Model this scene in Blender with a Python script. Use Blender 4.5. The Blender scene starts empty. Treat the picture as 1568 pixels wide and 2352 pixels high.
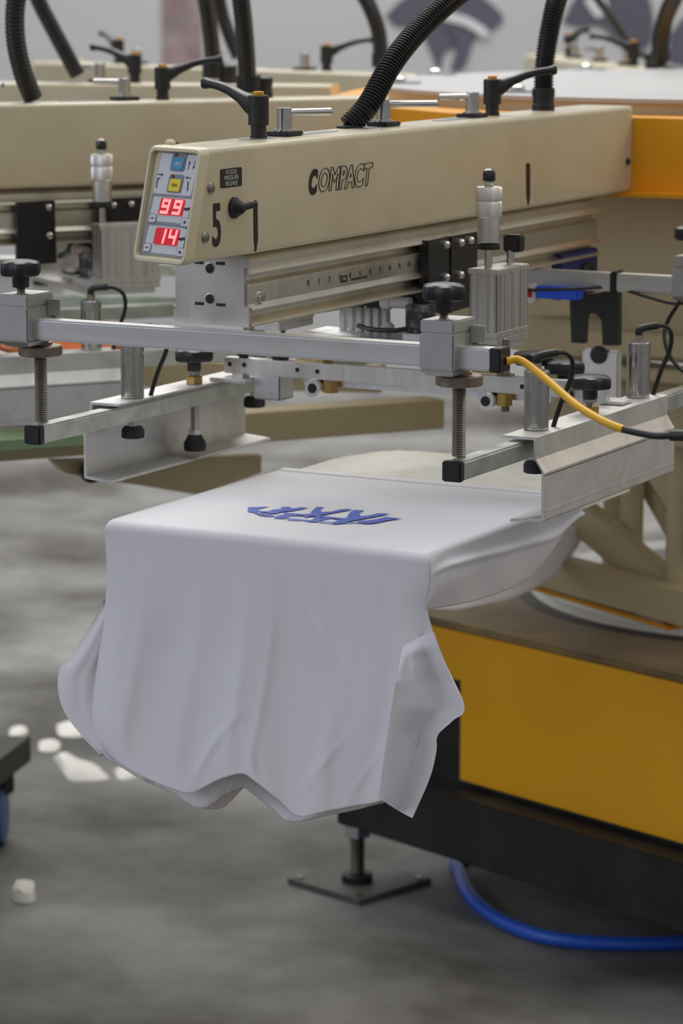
import bpy, bmesh, math, random
from mathutils import Vector, Matrix
import numpy as np
random.seed(4)
S = bpy.context.scene
COL = S.collection
R = math.radians
PI = math.pi

# ------------------------------------------------------------------ camera
F = 6860.0                      # focal length in pixels of the 1568 x 2352 frame (105 mm on full frame)
PIT, YAW, H = R(10.3), R(28.3), 1.5
cd = bpy.data.cameras.new('camera'); cam = bpy.data.objects.new('camera', cd); COL.objects.link(cam)
cam.location = (0, 0, H); cam.rotation_euler = (PI/2 - PIT, 0, YAW)
cd.sensor_fit = 'VERTICAL'; cd.sensor_height = 36; cd.sensor_width = 24; cd.lens = F/2352*36
cd.clip_start = 0.05; cd.clip_end = 100
cd.dof.use_dof = True; cd.dof.focus_distance = 3.35; cd.dof.aperture_fstop = 6.3; cd.dof.aperture_blades = 9
S.camera = cam

# ------------------------------------------------------------------ world, lights, exposure
W = bpy.data.worlds.new('hall_light'); S.world = W; W.use_nodes = True
nt = W.node_tree; nt.nodes.clear()
wo = nt.nodes.new('ShaderNodeOutputWorld'); bg = nt.nodes.new('ShaderNodeBackground')
tc = nt.nodes.new('ShaderNodeTexCoord'); sx = nt.nodes.new('ShaderNodeSeparateXYZ'); cr = nt.nodes.new('ShaderNodeValToRGB')
nt.links.new(tc.outputs['Generated'], sx.inputs[0]); nt.links.new(sx.outputs['Z'], cr.inputs[0])
cr.color_ramp.elements[0].position = 0.0; cr.color_ramp.elements[0].color = (.47, .46, .455, 1)
cr.color_ramp.elements[1].position = .35; cr.color_ramp.elements[1].color = (.95, .96, .98, 1)
nt.links.new(cr.outputs[0], bg.inputs[0]); nt.links.new(bg.outputs[0], wo.inputs[0]); bg.inputs[1].default_value = .50

def area(name, loc, tgt, sx_, sy_, power, col):
    l = bpy.data.lights.new(name, 'AREA'); l.shape = 'RECTANGLE'; l.size = sx_; l.size_y = sy_; l.energy = power; l.color = col
    o = bpy.data.objects.new(name, l); COL.objects.link(o); o.location = loc
    o.rotation_euler = (Vector(tgt)-Vector(loc)).to_track_quat('-Z', 'Y').to_euler(); return o
area('skylight', (-2.6, 4.6, 4.6), (-2.0, 3.9, 0), 3.2, 4.3, 119, (1, .985, .95))
area('window_light', (-5.2, -.8, 2.6), (-1.7, 3.2, .8), 3.0, 2.4, 47, (.72, .785, 1.0))
area('hall_lamp', (1.8, 5.6, 3.4), (-1.3, 3.6, .7), 1.6, 1.6, 34, (1, .79, .50))
area('far_fill', (-5.2, 8.2, 5.0), (-5.0, 9.2, .6), 5, 2.5, 290, (1, .985, .96))  # added fill with no fixture, brightens the back wall and far floor
S.view_settings.view_transform = 'Standard'; S.view_settings.look = 'None'
S.view_settings.gamma = 1; S.view_settings.use_curve_mapping = False; S.view_settings.exposure = 0.0

# ------------------------------------------------------------------ survey helper: a pixel meets a known plane of the place
_fw = np.array([-math.sin(YAW)*math.cos(PIT), math.cos(YAW)*math.cos(PIT), -math.sin(PIT)])
_rt = np.array([math.cos(YAW), math.sin(YAW), 0]); _up = np.cross(_rt, _fw); _C = np.array([0, 0, H])
HUB = Vector((-1.69, 4.65, 0))
def _ray(px, py): return _fw + _rt*(px-784)/F - _up*(py-1176)/F
def P(px, py, x=None, y=None, z=None, n=None, p=None):
    r = _ray(px, py)
    if x is not None: s = (x-_C[0])/r[0]
    elif y is not None: s = (y-_C[1])/r[1]
    elif z is not None: s = (z-_C[2])/r[2]
    else:
        n = np.array(n, float); s = ((np.array(p)-_C)@n)/(r@n)
    return Vector(_C + r*s)
BN = (math.sin(R(20)), math.cos(R(20)), 0)         # the base's front face looks along -BN
def Q(px, py, off):                                # on a plane parallel to the base's front, off metres before the hub
    return P(px, py, n=BN, p=np.array(HUB)-np.array(BN)*off)
def NP(px, py, ang, off=0):                        # on the vertical plane along the arm turned by ang degrees
    a = R(ang); n = (math.cos(a), -math.sin(a), 0)
    return P(px, py, n=n, p=np.array(HUB)+np.array(n)*off)

# ------------------------------------------------------------------ materials
def srgb(r, g, b):
    f = lambda c: c/12.92 if c <= .04045 else ((c+.055)/1.055)**2.4
    return (f(r/255), f(g/255), f(b/255), 1)
def mat(name, col, rough=.5, metal=0, noise=0, scale=30, bump=0, bscale=200, coat=0, emit=None, estr=0, stretch=None, dirt=None, dscale=6, damt=.5, spec=.5):
    m = bpy.data.materials.new(name); m.use_nodes = True; n = m.node_tree; b = n.nodes['Principled BSDF']
    b.inputs['Base Color'].default_value = col; b.inputs['Roughness'].default_value = rough; b.inputs['Metallic'].default_value = metal
    b.inputs['Specular IOR Level'].default_value = spec
    if coat: b.inputs['Coat Weight'].default_value = coat; b.inputs['Coat Roughness'].default_value = .15
    if emit: b.inputs['Emission Color'].default_value = emit; b.inputs['Emission Strength'].default_value = estr
    t = n.nodes.new('ShaderNodeTexCoord'); src = t.outputs['Object']
    if stretch:
        mp = n.nodes.new('ShaderNodeMapping'); mp.inputs['Scale'].default_value = stretch; n.links.new(src, mp.inputs[0]); src = mp.outputs[0]
    cur = None
    if noise:
        tx = n.nodes.new('ShaderNodeTexNoise'); tx.inputs['Scale'].default_value = scale; tx.inputs['Detail'].default_value = 6
        n.links.new(src, tx.inputs['Vector'])
        rp = n.nodes.new('ShaderNodeValToRGB'); e = rp.color_ramp.elements
        e[0].position = .3; e[1].position = .7
        e[0].color = tuple(c*(1-noise) for c in col[:3])+(1,); e[1].color = tuple(min(1, c*(1+noise*.6)) for c in col[:3])+(1,)
        n.links.new(tx.outputs['Fac'], rp.inputs[0]); cur = rp.outputs[0]; n.links.new(cur, b.inputs['Base Color'])
        mr = n.nodes.new('ShaderNodeMapRange'); mr.inputs[3].default_value = max(.05, rough-.08); mr.inputs[4].default_value = min(1, rough+.1)
        n.links.new(tx.outputs['Fac'], mr.inputs[0]); n.links.new(mr.outputs[0], b.inputs['Roughness'])
    if dirt:
        tx = n.nodes.new('ShaderNodeTexNoise'); tx.inputs['Scale'].default_value = dscale; tx.inputs['Detail'].default_value = 8; tx.inputs['Roughness'].default_value = .65
        n.links.new(t.outputs['Object'], tx.inputs['Vector'])
        rp = n.nodes.new('ShaderNodeValToRGB'); e = rp.color_ramp.elements; e[0].position = .48; e[1].position = .72
        e[0].color = (0, 0, 0, 1); e[1].color = (damt, damt, damt, 1)
        mx = n.nodes.new('ShaderNodeMix'); mx.data_type = 'RGBA'; n.links.new(tx.outputs['Fac'], rp.inputs[0]); n.links.new(rp.outputs[0], mx.inputs[0])
        if cur: n.links.new(cur, mx.inputs[6])
        else: mx.inputs[6].default_value = col
        mx.inputs[7].default_value = dirt; n.links.new(mx.outputs[2], b.inputs['Base Color'])
    if bump:
        tx = n.nodes.new('ShaderNodeTexNoise'); tx.inputs['Scale'].default_value = bscale; tx.inputs['Detail'].default_value = 4
        n.links.new(src, tx.inputs['Vector'])
        bp = n.nodes.new('ShaderNodeBump'); bp.inputs['Strength'].default_value = bump; bp.inputs['Distance'].default_value = .002
        n.links.new(tx.outputs['Fac'], bp.inputs['Height']); n.links.new(bp.outputs[0], b.inputs['Normal'])
    return m
M = dict(
    footm=mat('dusty_foot', srgb(86, 83, 78), .6, noise=.2, scale=20),
    cream=mat('cream_paint', srgb(200, 190, 162), .32, noise=.05, scale=8, coat=.25, dirt=srgb(150, 134, 100), dscale=5, damt=.25),
    bezel=mat('cream_plastic', srgb(205, 196, 168), .4, noise=.04, scale=20),
    panel=mat('panel_film', srgb(205, 207, 214), .35), panelgrey=mat('panel_grey', srgb(140, 144, 156), .4), panelpad=mat('panel_pad', srgb(120, 124, 130), .45),
    blue_btn=mat('blue_button', srgb(60, 140, 190), .4), yellow_btn=mat('yellow_button', srgb(225, 205, 40), .4), darkred=mat('led_off', srgb(70, 30, 35), .3),
    red=mat('display_red', srgb(150, 8, 24), .25, emit=srgb(200, 8, 34), estr=.55), digit=mat('display_digit', srgb(255, 160, 160), .4, emit=srgb(255, 150, 150), estr=.8),
    ink=mat('black_ink', srgb(22, 20, 18), .45), whiteink=mat('white_ink', srgb(190, 190, 185), .5),
    alu=mat('aluminium', srgb(222, 222, 222), .38, 1, noise=.08, scale=60, stretch=(1, .05, 1)),
    alu_b=mat('brushed_aluminium', srgb(222, 220, 216), .36, 1, noise=.10, scale=90, stretch=(1, 1, .06)),
    alu_r=mat('anodised_rail', srgb(222, 218, 206), .36, 1, noise=.06, scale=40, stretch=(1, .03, 1), dirt=srgb(120, 112, 96), dscale=18, damt=.25),
    bracket=mat('frosted_aluminium', srgb(216, 215, 213), .5, .7, noise=.07, scale=25, bump=.12, bscale=500, dirt=srgb(132, 126, 118), dscale=14, damt=.4),
    plate=mat('milled_steel', srgb(198, 195, 189), .4, .9, noise=.12, scale=22, dirt=srgb(128, 118, 106), dscale=12, damt=.4),
    zinc=mat('galvanised_steel', srgb(212, 218, 212), .34, .9, noise=.22, scale=26, bump=.05, bscale=60, dirt=srgb(150, 146, 132), dscale=30, damt=.4),
    steel=mat('polished_steel', srgb(205, 203, 200), .16, 1, noise=.04, scale=50), steel_d=mat('thread_steel', srgb(150, 146, 138), .34, 1, noise=.15, scale=40),
    clamp=mat('clamp_steel', srgb(178, 177, 176), .48, .7, noise=.06, scale=45, bump=.05, bscale=400),
    bar=mat('bar_steel', srgb(212, 212, 212), .36, .85, noise=.08, scale=45, stretch=(.06, 1, 1), dirt=srgb(196, 190, 165), dscale=22, damt=.35),
    rust=mat('rusty_wheel', srgb(140, 128, 116), .5, .8, noise=.25, scale=90), nickel=mat('nickel', srgb(186, 176, 156), .28, 1, noise=.08, scale=60), brass=mat('brass', srgb(190, 158, 98), .32, 1, noise=.12, scale=60),
    black=mat('black_plastic', srgb(30, 30, 32), .42, noise=.1, scale=60), blackm=mat('black_metal', srgb(17, 17, 18), .34, coat=.2),
    rubber=mat('black_rubber', srgb(24, 24, 26), .62, noise=.2, scale=60, dirt=srgb(90, 92, 96), dscale=70, damt=.35),
    hose=mat('black_hose', srgb(18, 18, 20), .34), fitting=mat('black_fitting', srgb(20, 20, 22), .5),
    gloss=mat('glossy_black', srgb(8, 8, 9), .12, coat=.6), orange=mat('orange_plastic', srgb(228, 150, 20), .45), orange_s=mat('orange_ink', srgb(226, 118, 50), .5, noise=.15, scale=20),
    yellow=mat('yellow_paint', srgb(242, 176, 14), .4, noise=.05, scale=5, coat=.2), amber=mat('amber_paint', srgb(240, 164, 6), .4, noise=.04, scale=5, coat=.2),
    base_top=mat('dusty_brown_top', srgb(122, 104, 72), .55, noise=.2, scale=9, dirt=srgb(168, 142, 84), dscale=7, damt=.75), skirt=mat('black_skirt', srgb(22, 22, 22), .55, noise=.2, scale=20, dirt=srgb(70, 66, 60), dscale=9, damt=.4),
    tube=mat('cream_tube', srgb(190, 176, 138), .4, noise=.06, scale=10), grey=mat('grey_cover', srgb(170, 170, 170), .45, noise=.05, scale=4),
    cable_y=mat('yellow_cable', srgb(226, 172, 26), .42), cable_k=mat('black_cable', srgb(26, 26, 27), .45), cable_g=mat('grey_cable', srgb(70, 72, 70), .5),
    airblue=mat('blue_air_hose', srgb(40, 92, 200), .35), blue=mat('blue_plastic', srgb(38, 88, 232), .45), navy=mat('navy_plate', srgb(28, 36, 92), .45),
    redp=mat('red_plastic', srgb(190, 30, 40), .45), white=mat('white_plastic', srgb(215, 215, 212), .5),
    ink_blue=None, paper=mat('paper', srgb(222, 220, 212), .8, noise=.08, scale=12), wood=mat('dark_board', srgb(84, 84, 76), .7, noise=.2, scale=6),
    castor=mat('castor_blue', srgb(92, 122, 168), .5), pallet=mat('pallet_top', srgb(224, 224, 216), .7, noise=.05, scale=10, bump=.2, bscale=160, dirt=srgb(190, 192, 170), dscale=24, damt=.55),
    greenpad=mat('green_pallet_top', srgb(164, 196, 152), .6, noise=.1, scale=12), mural_d=mat('mural_dark', srgb(84, 86, 98), .8, noise=.12, scale=2), mural_m=mat('mural_pale', srgb(206, 207, 210), .8, noise=.05, scale=2),
    mural_c=mat('mural_pink', srgb(148, 136, 136), .8, noise=.35, scale=9, dirt=srgb(120, 60, 62), dscale=5, damt=.7), dust=mat('dusty_box', srgb(60, 62, 66), .7, noise=.3, scale=60, dirt=srgb(190, 192, 196), dscale=90, damt=.8),
)
# cotton
def cotton(name, col):
    m = mat(name, col, .85, bump=.18, bscale=900, spec=.2); b = m.node_tree.nodes['Principled BSDF']
    b.inputs['Sheen Weight'].default_value = .15; b.inputs['Subsurface Weight'].default_value = .12; b.inputs['Subsurface Radius'].default_value = (.006, .005, .005); b.inputs['Subsurface Scale'].default_value = 1
    return m
M['cotton'] = cotton('white_cotton', srgb(238, 237, 244)); M['seam'] = cotton('seam_thread', srgb(206, 204, 216)); M['cotton_in'] = cotton('cotton_inside', srgb(222, 214, 214))
def print_mat():
    m = mat('blue_screen_print', srgb(84, 108, 196), .7); n = m.node_tree; b = n.nodes['Principled BSDF']
    t = n.nodes.new('ShaderNodeTexCoord'); w = n.nodes.new('ShaderNodeTexWave'); w.inputs['Scale'].default_value = 150; w.bands_direction = 'DIAGONAL'
    n.links.new(t.outputs['Object'], w.inputs['Vector']); r = n.nodes.new('ShaderNodeValToRGB'); e = r.color_ramp.elements
    e[0].position = .25; e[0].color = srgb(84, 108, 200); e[1].position = .8; e[1].color = srgb(112, 130, 206)
    n.links.new(w.outputs['Fac'], r.inputs[0]); n.links.new(r.outputs[0], b.inputs['Base Color']); return m
M['ink_blue'] = print_mat()
def floor_mat():
    m = bpy.data.materials.new('worn_concrete'); m.use_nodes = True; n = m.node_tree; b = n.nodes['Principled BSDF']
    t = n.nodes.new('ShaderNodeTexCoord')
    def noise(sc, det, rg):
        x = n.nodes.new('ShaderNodeTexNoise'); x.inputs['Scale'].default_value = sc; x.inputs['Detail'].default_value = det; x.inputs['Roughness'].default_value = rg
        n.links.new(t.outputs['Object'], x.inputs['Vector']); return x
    a = noise(1.7, 7, .6); c = noise(9, 8, .6); d = noise(60, 4, .6)
    r = n.nodes.new('ShaderNodeValToRGB'); e = r.color_ramp.elements; e[0].position = .36; e[1].position = .62
    e[0].color = srgb(70, 67, 62); e[1].color = srgb(140, 139, 136); n.links.new(a.outputs['Fac'], r.inputs[0])
    r2 = n.nodes.new('ShaderNodeValToRGB'); f = r2.color_ramp.elements; f[0].position = .3; f[0].color = (.50, .49, .47, 1); f[1].position = .62; f[1].color = (1, 1, 1, 1)
    n.links.new(c.outputs['Fac'], r2.inputs[0])
    mx = n.nodes.new('ShaderNodeMix'); mx.data_type = 'RGBA'; mx.blend_type = 'MULTIPLY'; mx.inputs[0].default_value = .35
    n.links.new(r.outputs[0], mx.inputs[6]); n.links.new(r2.outputs[0], mx.inputs[7]); n.links.new(mx.outputs[2], b.inputs['Base Color'])
    b.inputs['Roughness'].default_value = .62; b.inputs['Specular IOR Level'].default_value = .35
    bp = n.nodes.new('ShaderNodeBump'); bp.inputs['Strength'].default_value = .15; bp.inputs['Distance'].default_value = .004; n.links.new(d.outputs['Fac'], bp.inputs['Height']); n.links.new(bp.outputs[0], b.inputs['Normal'])
    return m
M['floor'] = floor_mat(); M['wall'] = mat('painted_wall', srgb(184, 184, 186), .8, noise=.04, scale=1.2)

# ------------------------------------------------------------------ mesh helpers (all in world coordinates)
def join(bm, verts, faces, T=None):
    vs = [bm.verts.new(T @ Vector(v) if T else Vector(v)) for v in verts]
    for f in faces:
        try: bm.faces.new([vs[i] for i in f])
        except ValueError: pass
def box(bm, x0, x1, y0, y1, z0, z1, bev=0, T=None, seg=2):
    t = bmesh.new(); bmesh.ops.create_cube(t, size=1)
    for v in t.verts: v.co = Vector((x0+(v.co.x+.5)*(x1-x0), y0+(v.co.y+.5)*(y1-y0), z0+(v.co.z+.5)*(z1-z0)))
    if bev: bmesh.ops.bevel(t, geom=t.edges[:], offset=bev, segments=seg, affect='EDGES', clamp_overlap=True)
    t.verts.index_update(); join(bm, [v.co for v in t.verts], [[v.index for v in f.verts] for f in t.faces], T); t.free(); return bm
def frame(o, zdir, xdir=None):
    z = Vector(zdir).normalized(); x = Vector(xdir) if xdir else (Vector((1, 0, 0)) if abs(z.x) < .9 else Vector((0, 1, 0)))
    x = (x - z*x.dot(z)).normalized(); y = z.cross(x); m = Matrix((x, y, z)).transposed().to_4x4(); m.translation = Vector(o); return m
def lathe(bm, o, prof, axis=(0, 0, 1), seg=32, wob=None):      # prof: (r, h) pairs along the axis
    T = frame(o, axis); vs = []; fs = []
    for r, h in prof:
        for k in range(seg):
            a = 2*PI*k/seg; rr = r*(wob(a, h) if wob else 1); vs.append((rr*math.cos(a), rr*math.sin(a), h))
    for i in range(len(prof)-1):
        for k in range(seg): fs.append((i*seg+k, i*seg+(k+1) % seg, (i+1)*seg+(k+1) % seg, (i+1)*seg+k))
    fs.append(tuple(range(seg))[::-1]); fs.append(tuple((len(prof)-1)*seg+k for k in range(seg)))
    join(bm, vs, fs, T); return bm
def cyl(bm, p0, p1, r, seg=24, r2=None, bev=0):
    p0, p1 = Vector(p0), Vector(p1); L = (p1-p0).length; r2 = r if r2 is None else r2
    pr = [(r-bev, 0), (r, bev), (r2, L-bev), (r2-bev, L)] if bev else [(r, 0), (r2, L)]
    return lathe(bm, p0, pr, p1-p0, seg)
def thread(bm, p0, p1, r, pitch=.002, seg=20):
    p0, p1 = Vector(p0), Vector(p1); L = (p1-p0).length; n = max(2, int(L/pitch)); pr = []
    for i in range(n): pr += [(r*.86, i*L/n), (r, (i+.5)*L/n)]
    pr.append((r*.86, L)); return lathe(bm, p0, pr, p1-p0, seg)
def hexa(bm, p0, p1, r, bev=.0006):
    p0, p1 = Vector(p0), Vector(p1); return lathe(bm, p0, [(r*.93, 0), (r, bev), (r, (p1-p0).length-bev), (r*.93, (p1-p0).length)], p1-p0, 6)
def prism(bm, pts, o, n, depth, x=None):                      # polygon (a, b) in the frame at o with normal n, pushed along n
    T = frame(o, n, x); k = len(pts); vs = [(a, b, 0) for a, b in pts]+[(a, b, depth) for a, b in pts]
    fs = [tuple(range(k))[::-1], tuple(range(k, 2*k))]+[(i, (i+1) % k, k+(i+1) % k, k+i) for i in range(k)]
    join(bm, vs, fs, T); return bm
def extrude_y(bm, prof, y0, y1):                              # closed (x, z) outline along Y
    k = len(prof); vs = [(a, y0, b) for a, b in prof]+[(a, y1, b) for a, b in prof]
    fs = [tuple(range(k)), tuple(range(2*k-1, k-1, -1))]+[(i, k+i, k+(i+1) % k, (i+1) % k) for i in range(k)]
    join(bm, vs, fs); return bm
def rrect(w, h, r, seg=5, cx=0, cy=0):
    out = []
    for sx_, sy_, a0 in ((1, 1, 0), (-1, 1, 90), (-1, -1, 180), (1, -1, 270)):
        for k in range(seg+1):
            a = R(a0+90*k/seg); out.append((cx+sx_*(w/2-r)+r*math.cos(a), cy+sy_*(h/2-r)+r*math.sin(a)))
    return out
def cat(pts, n=10):                                           # Catmull-Rom through points
    pts = [Vector(p) for p in pts]; q = [pts[0]*2-pts[1]]+pts+[pts[-1]*2-pts[-2]]; out = []
    for i in range(1, len(q)-2):
        for k in range(n):
            t = k/n; a, b, c, d = q[i-1], q[i], q[i+1], q[i+2]
            out.append(.5*((2*b)+(-a+c)*t+(2*a-5*b+4*c-d)*t*t+(-a+3*b-3*c+d)*t**3))
    out.append(pts[-1]); return out
def sweep(bm, path, r, seg=12, ripple=0, pitch=.004):
    path = [Vector(p) for p in path]
    if ripple:                                                # resample evenly so the rings are regular
        L = [0]
        for a, b in zip(path, path[1:]): L.append(L[-1]+(b-a).length)
        n = int(L[-1]/(pitch/4)); new = []; j = 0
        for i in range(n+1):
            s = L[-1]*i/n
            while j < len(L)-2 and L[j+1] < s: j += 1
            new.append(path[j].lerp(path[j+1], (s-L[j])/max(1e-9, L[j+1]-L[j])))
        path = new
    vs = []; fs = []; N = None
    for i, p in enumerate(path):
        t = (path[min(i+1, len(path)-1)]-path[max(i-1, 0)]).normalized()
        if N is None: N = t.orthogonal().normalized()
        N = (N-t*N.dot(t)).normalized(); B = t.cross(N)
        rr = r*(1-(ripple if i % 4 in (2, 3) else 0)) if ripple else r
        for k in range(seg):
            a = 2*PI*k/seg; vs.append(p+N*rr*math.cos(a)+B*rr*math.sin(a))
    for i in range(len(path)-1):
        for k in range(seg): fs.append((i*seg+k, i*seg+(k+1) % seg, (i+1)*seg+(k+1) % seg, (i+1)*seg+k))
    fs.append(tuple(range(seg))[::-1]); fs.append(tuple((len(path)-1)*seg+k for k in range(seg)))
    join(bm, vs, fs); return bm
def bar(bm, p0, p1, w, h, bev=.002):                          # box bar from p0 to p1, h upright
    p0, p1 = Vector(p0), Vector(p1); d = p1-p0; up = Vector((0, 0, 1)); s = d.cross(up)
    if s.length < 1e-6: s = Vector((1, 0, 0))
    T = frame(p0, d, s); return box(bm, -w/2, w/2, -h/2, h/2, 0, d.length, bev, T)
NB = bmesh.new
def origin(o):
    v = Vector((0, 0, 0))
    while o is not None: v += o.location; o = o.parent
    return v
def obj(name, bm, m, parent=None, ang=35, label=None, base=None, pivot=None, recalc=True):
    me = bpy.data.meshes.new(name); recalc and bmesh.ops.recalc_face_normals(bm, faces=bm.faces[:])
    off = origin(parent) if parent else Vector((0, 0, 0))
    if base is not None: off = Vector(base)
    loc0 = Vector((0, 0, 0))
    if pivot is not None: loc0 = Vector(pivot)-off; off = Vector(pivot)
    for v in bm.verts: v.co -= off
    bm.to_mesh(me); bm.free(); me.materials.append(m)
    me.polygons.foreach_set('use_smooth', [True]*len(me.polygons)); me.set_sharp_from_angle(angle=R(ang))
    o = bpy.data.objects.new(name, me); COL.objects.link(o)
    if parent: o.parent = parent; o.location = loc0
    elif base is not None: o.location = off
    if label: o['label'] = label
    return o
def tag(o, label, cat_, group=None, kind=None):
    o['label'] = label; o['category'] = cat_
    if group: o['group'] = group
    if kind: o['kind'] = kind
    return o
def thing(name, label, cat_, loc, group=None):
    o = bpy.data.objects.new(name, None); COL.objects.link(o); o.location = loc; o.empty_display_size = .05; return tag(o, label, cat_, group)
def text(name, s, size, T, m, parent, shear=0, sx_=1, outline=0, sp=1, depth=.00015, fat=0):
    c = bpy.data.curves.new('t', 'FONT'); c.body = s; c.size = size; c.shear = shear; c.space_character = sp; c.align_x = 'CENTER'; c.align_y = 'CENTER'; c.resolution_u = 4; c.offset = fat
    if outline: c.fill_mode = 'NONE'; c.bevel_depth = outline; c.bevel_resolution = 1
    else: c.extrude = depth
    o = bpy.data.objects.new('t', c); COL.objects.link(o); dg = bpy.context.evaluated_depsgraph_get(); me = bpy.data.meshes.new_from_object(o.evaluated_get(dg))
    bpy.data.objects.remove(o); bm = NB(); bm.from_mesh(me); bpy.data.meshes.remove(me)
    for v in bm.verts: v.co = T @ Vector((v.co.x*sx_, v.co.y, v.co.z))
    return obj(name, bm, m, parent)
def TX(x, y, z): return Matrix(((0, 0, 1, x), (1, 0, 0, y), (0, 1, 0, z), (0, 0, 0, 1)))   # writing on a face that looks along +X
def copy_tree(o, parent=None):
    c = o.copy(); COL.objects.link(c); c.parent = parent
    for ch in list(o.children):
        if ch.name.split('.')[0] in NOCOPY: continue
        copy_tree(ch, c)
    return c
NOCOPY = {'number_decal', 'logo_decal', 'pressure_label', 'ruler_decal'}
def station(o, ang, slide=0):                                 # the same thing on the arm turned by ang degrees
    c = copy_tree(o); a = R(-ang); v = o.location-HUB; v.y += slide
    c.location = HUB+Vector((v.x*math.cos(a)-v.y*math.sin(a), v.x*math.sin(a)+v.y*math.cos(a), v.z)); c.rotation_euler.z = a; return c

# ------------------------------------------------------------------ the setting
bm = NB(); box(bm, -16, 6, -4, 20, -.1, 0); f = obj('floor', bm, M['floor']); f['kind'] = 'structure'
hd = Vector((-math.sin(YAW), math.cos(YAW), 0)); side = Vector((math.cos(YAW), math.sin(YAW), 0)); WD = 10.6
Tw = Matrix((side, hd, Vector((0, 0, 1)))).transposed().to_4x4(); Tw.translation = hd*WD
bm = NB(); box(bm, -6, 6, 0, .2, 0, 2.9, T=Tw); w = obj('wall_back', bm, M['wall']); w['kind'] = 'structure'
def wallpt(px, py):
    p = P(px, py, n=hd, p=hd*WD); return ((p-hd*WD).dot(side), p.z)
mur = thing('wall_mural', 'dark grey blue and white abstract painting on the pale wall behind the presses', 'mural', hd*(WD-.004))
def blob(name, pts, m, off, lab=None):
    pp = [wallpt(*p) for p in pts]; c = cat([Vector((a, b, 0)) for a, b in pp+pp[:1]], 5)[:-1]
    bm = NB(); prism(bm, [(v.x, v.y) for v in c], hd*(WD-off), -hd, .003, x=side*1)
    for v in bm.verts: pass
    return obj(name, bm, m, mur, label=lab)
blob('dark_patch', [(885, 35), (940, -10), (1060, -30), (1150, 30), (1140, 60), (1090, 90), (1075, 130), (1060, 158), (1035, 158), (1045, 110), (1010, 60), (960, 60), (910, 58)], M['mural_d'], .004)
blob('dark_patch', [(960, 55), (1020, 60), (1050, 100), (1020, 120), (1010, 160), (1005, 160), (985, 110)], M['mural_d'], .004)
blob('pale_patch', [(1020, 25), (1075, 40), (1120, 70), (1110, 85), (1070, 60), (1020, 45)], M['mural_m'], .008)
blob('dark_patch', [(1290, 50), (1340, -20), (1470, -30), (1500, 60), (1480, 110), (1420, 100), (1380, 60), (1330, 60)], M['mural_d'], .004)
blob('pale_patch', [(1340, 0), (1380, -15), (1395, 20), (1370, 40)], M['mural_m'], .008)
blob('dark_patch', [(1535, 80), (1580, 40), (1600, 150), (1540, 150)], M['mural_d'], .004)
bm = NB(); prism(bm, [(a*.14, b*.62) for a, b in rrect(1, 1, .25)], hd*(WD-.003)+side*wallpt(417, 0)[0]+Vector((0, 0, wallpt(417, 40)[1])), -hd, .004, x=side)
tag(obj('wall_poster', bm, M['mural_c']), 'blurred reddish grey narrow hanging print on pale wall above left press beams', 'poster')

# ------------------------------------------------------------------ shared small builders
def star_knob(bm, o, rr, hh, lobes=7, stem=None):             # o: underside of the head
    pr = [(rr*.80, 0), (rr*.94, hh*.06), (rr, hh*.2), (rr, hh*.7), (rr*.95, hh*.88), (rr*.82, hh*.98), (rr*.5, hh*1.06), (rr*.15, hh*1.09)]
    lathe(bm, o, pr, seg=84, wob=lambda a, h: 1+.085*math.cos(lobes*a)*(1 if h < hh*.95 else .5))
    if stem: lathe(bm, Vector(o)-Vector((0, 0, stem[1])), [(stem[0]*.93, 0), (stem[0], .001), (stem[0], stem[1])], seg=28)
    return bm
def clamp_lever(parent, x, y, z, ang, s=1.0):
    bm = NB(); lathe(bm, (x, y, z), [(.0098, 0), (.0098, .004), (.0088, .0045), (.0088, .013*s), (.0118, .0135*s), (.0118, .042*s), (.0108, .043*s)], seg=32)
    d = Vector((math.cos(R(ang)), math.sin(R(ang)), 0)); n = Vector((-d.y, d.x, 0)); rings = []
    for t, zz, hw, hh in ((.002, .031, .0105, .0115), (.012, .034, .0095, .0095), (.024, .040, .0075, .0062), (.040, .0465, .0065, .0050), (.056, .0505, .0062, .0043), (.070, .0525, .0064, .0040), (.0775, .0528, .0066, .0058), (.080, .0528, .0055, .0048)):
        c = Vector((x, y, z+zz*s))+d*t*s; rings.append([c+n*hw*s*math.copysign(abs(math.cos(a))**.6, math.cos(a))+Vector((0, 0, 1))*hh*s*math.copysign(abs(math.sin(a))**.6, math.sin(a)) for a in [2*PI*k/16 for k in range(16)]])
    vs = [v for r_ in rings for v in r_]; fs = [(i*16+k, i*16+(k+1) % 16, i*16+16+(k+1) % 16, i*16+16+k) for i in range(len(rings)-1) for k in range(16)]+[tuple(range(16))[::-1], tuple(range(len(vs)-16, len(vs)))]
    join(bm, vs, fs); lv = obj('clamp_lever', bm, M['black'], parent, pivot=(x, y, z))
    bm = NB(); lathe(bm, (x, y, z+.043*s), [(.0062, 0), (.0062, .0035), (.0055, .0042)], seg=20); obj('release_button', bm, M['orange'], lv, label='orange release button')
def t_handle(parent, x, y, z, ang, L=.048):
    bm = NB(); lathe(bm, (x, y, z+.0055), [(.0125, 0), (.0125, .002), (.0088, .0024), (.0088, .026), (.0082, .0268)], seg=36)
    d = Vector((math.cos(R(ang)), math.sin(R(ang)), 0)); a = Vector((x, y, z+.0265)); cyl(bm, a+d*.005, a+d*L, .0043, 20, bev=.0012); h = obj('t_handle', bm, M['steel'], parent)
    bm = NB(); box(bm, x-.015, x+.015, y-.019, y+.019, z, z+.0055, .0015); obj('handle_base', bm, M['rubber'], h, label='black square base')

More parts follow.
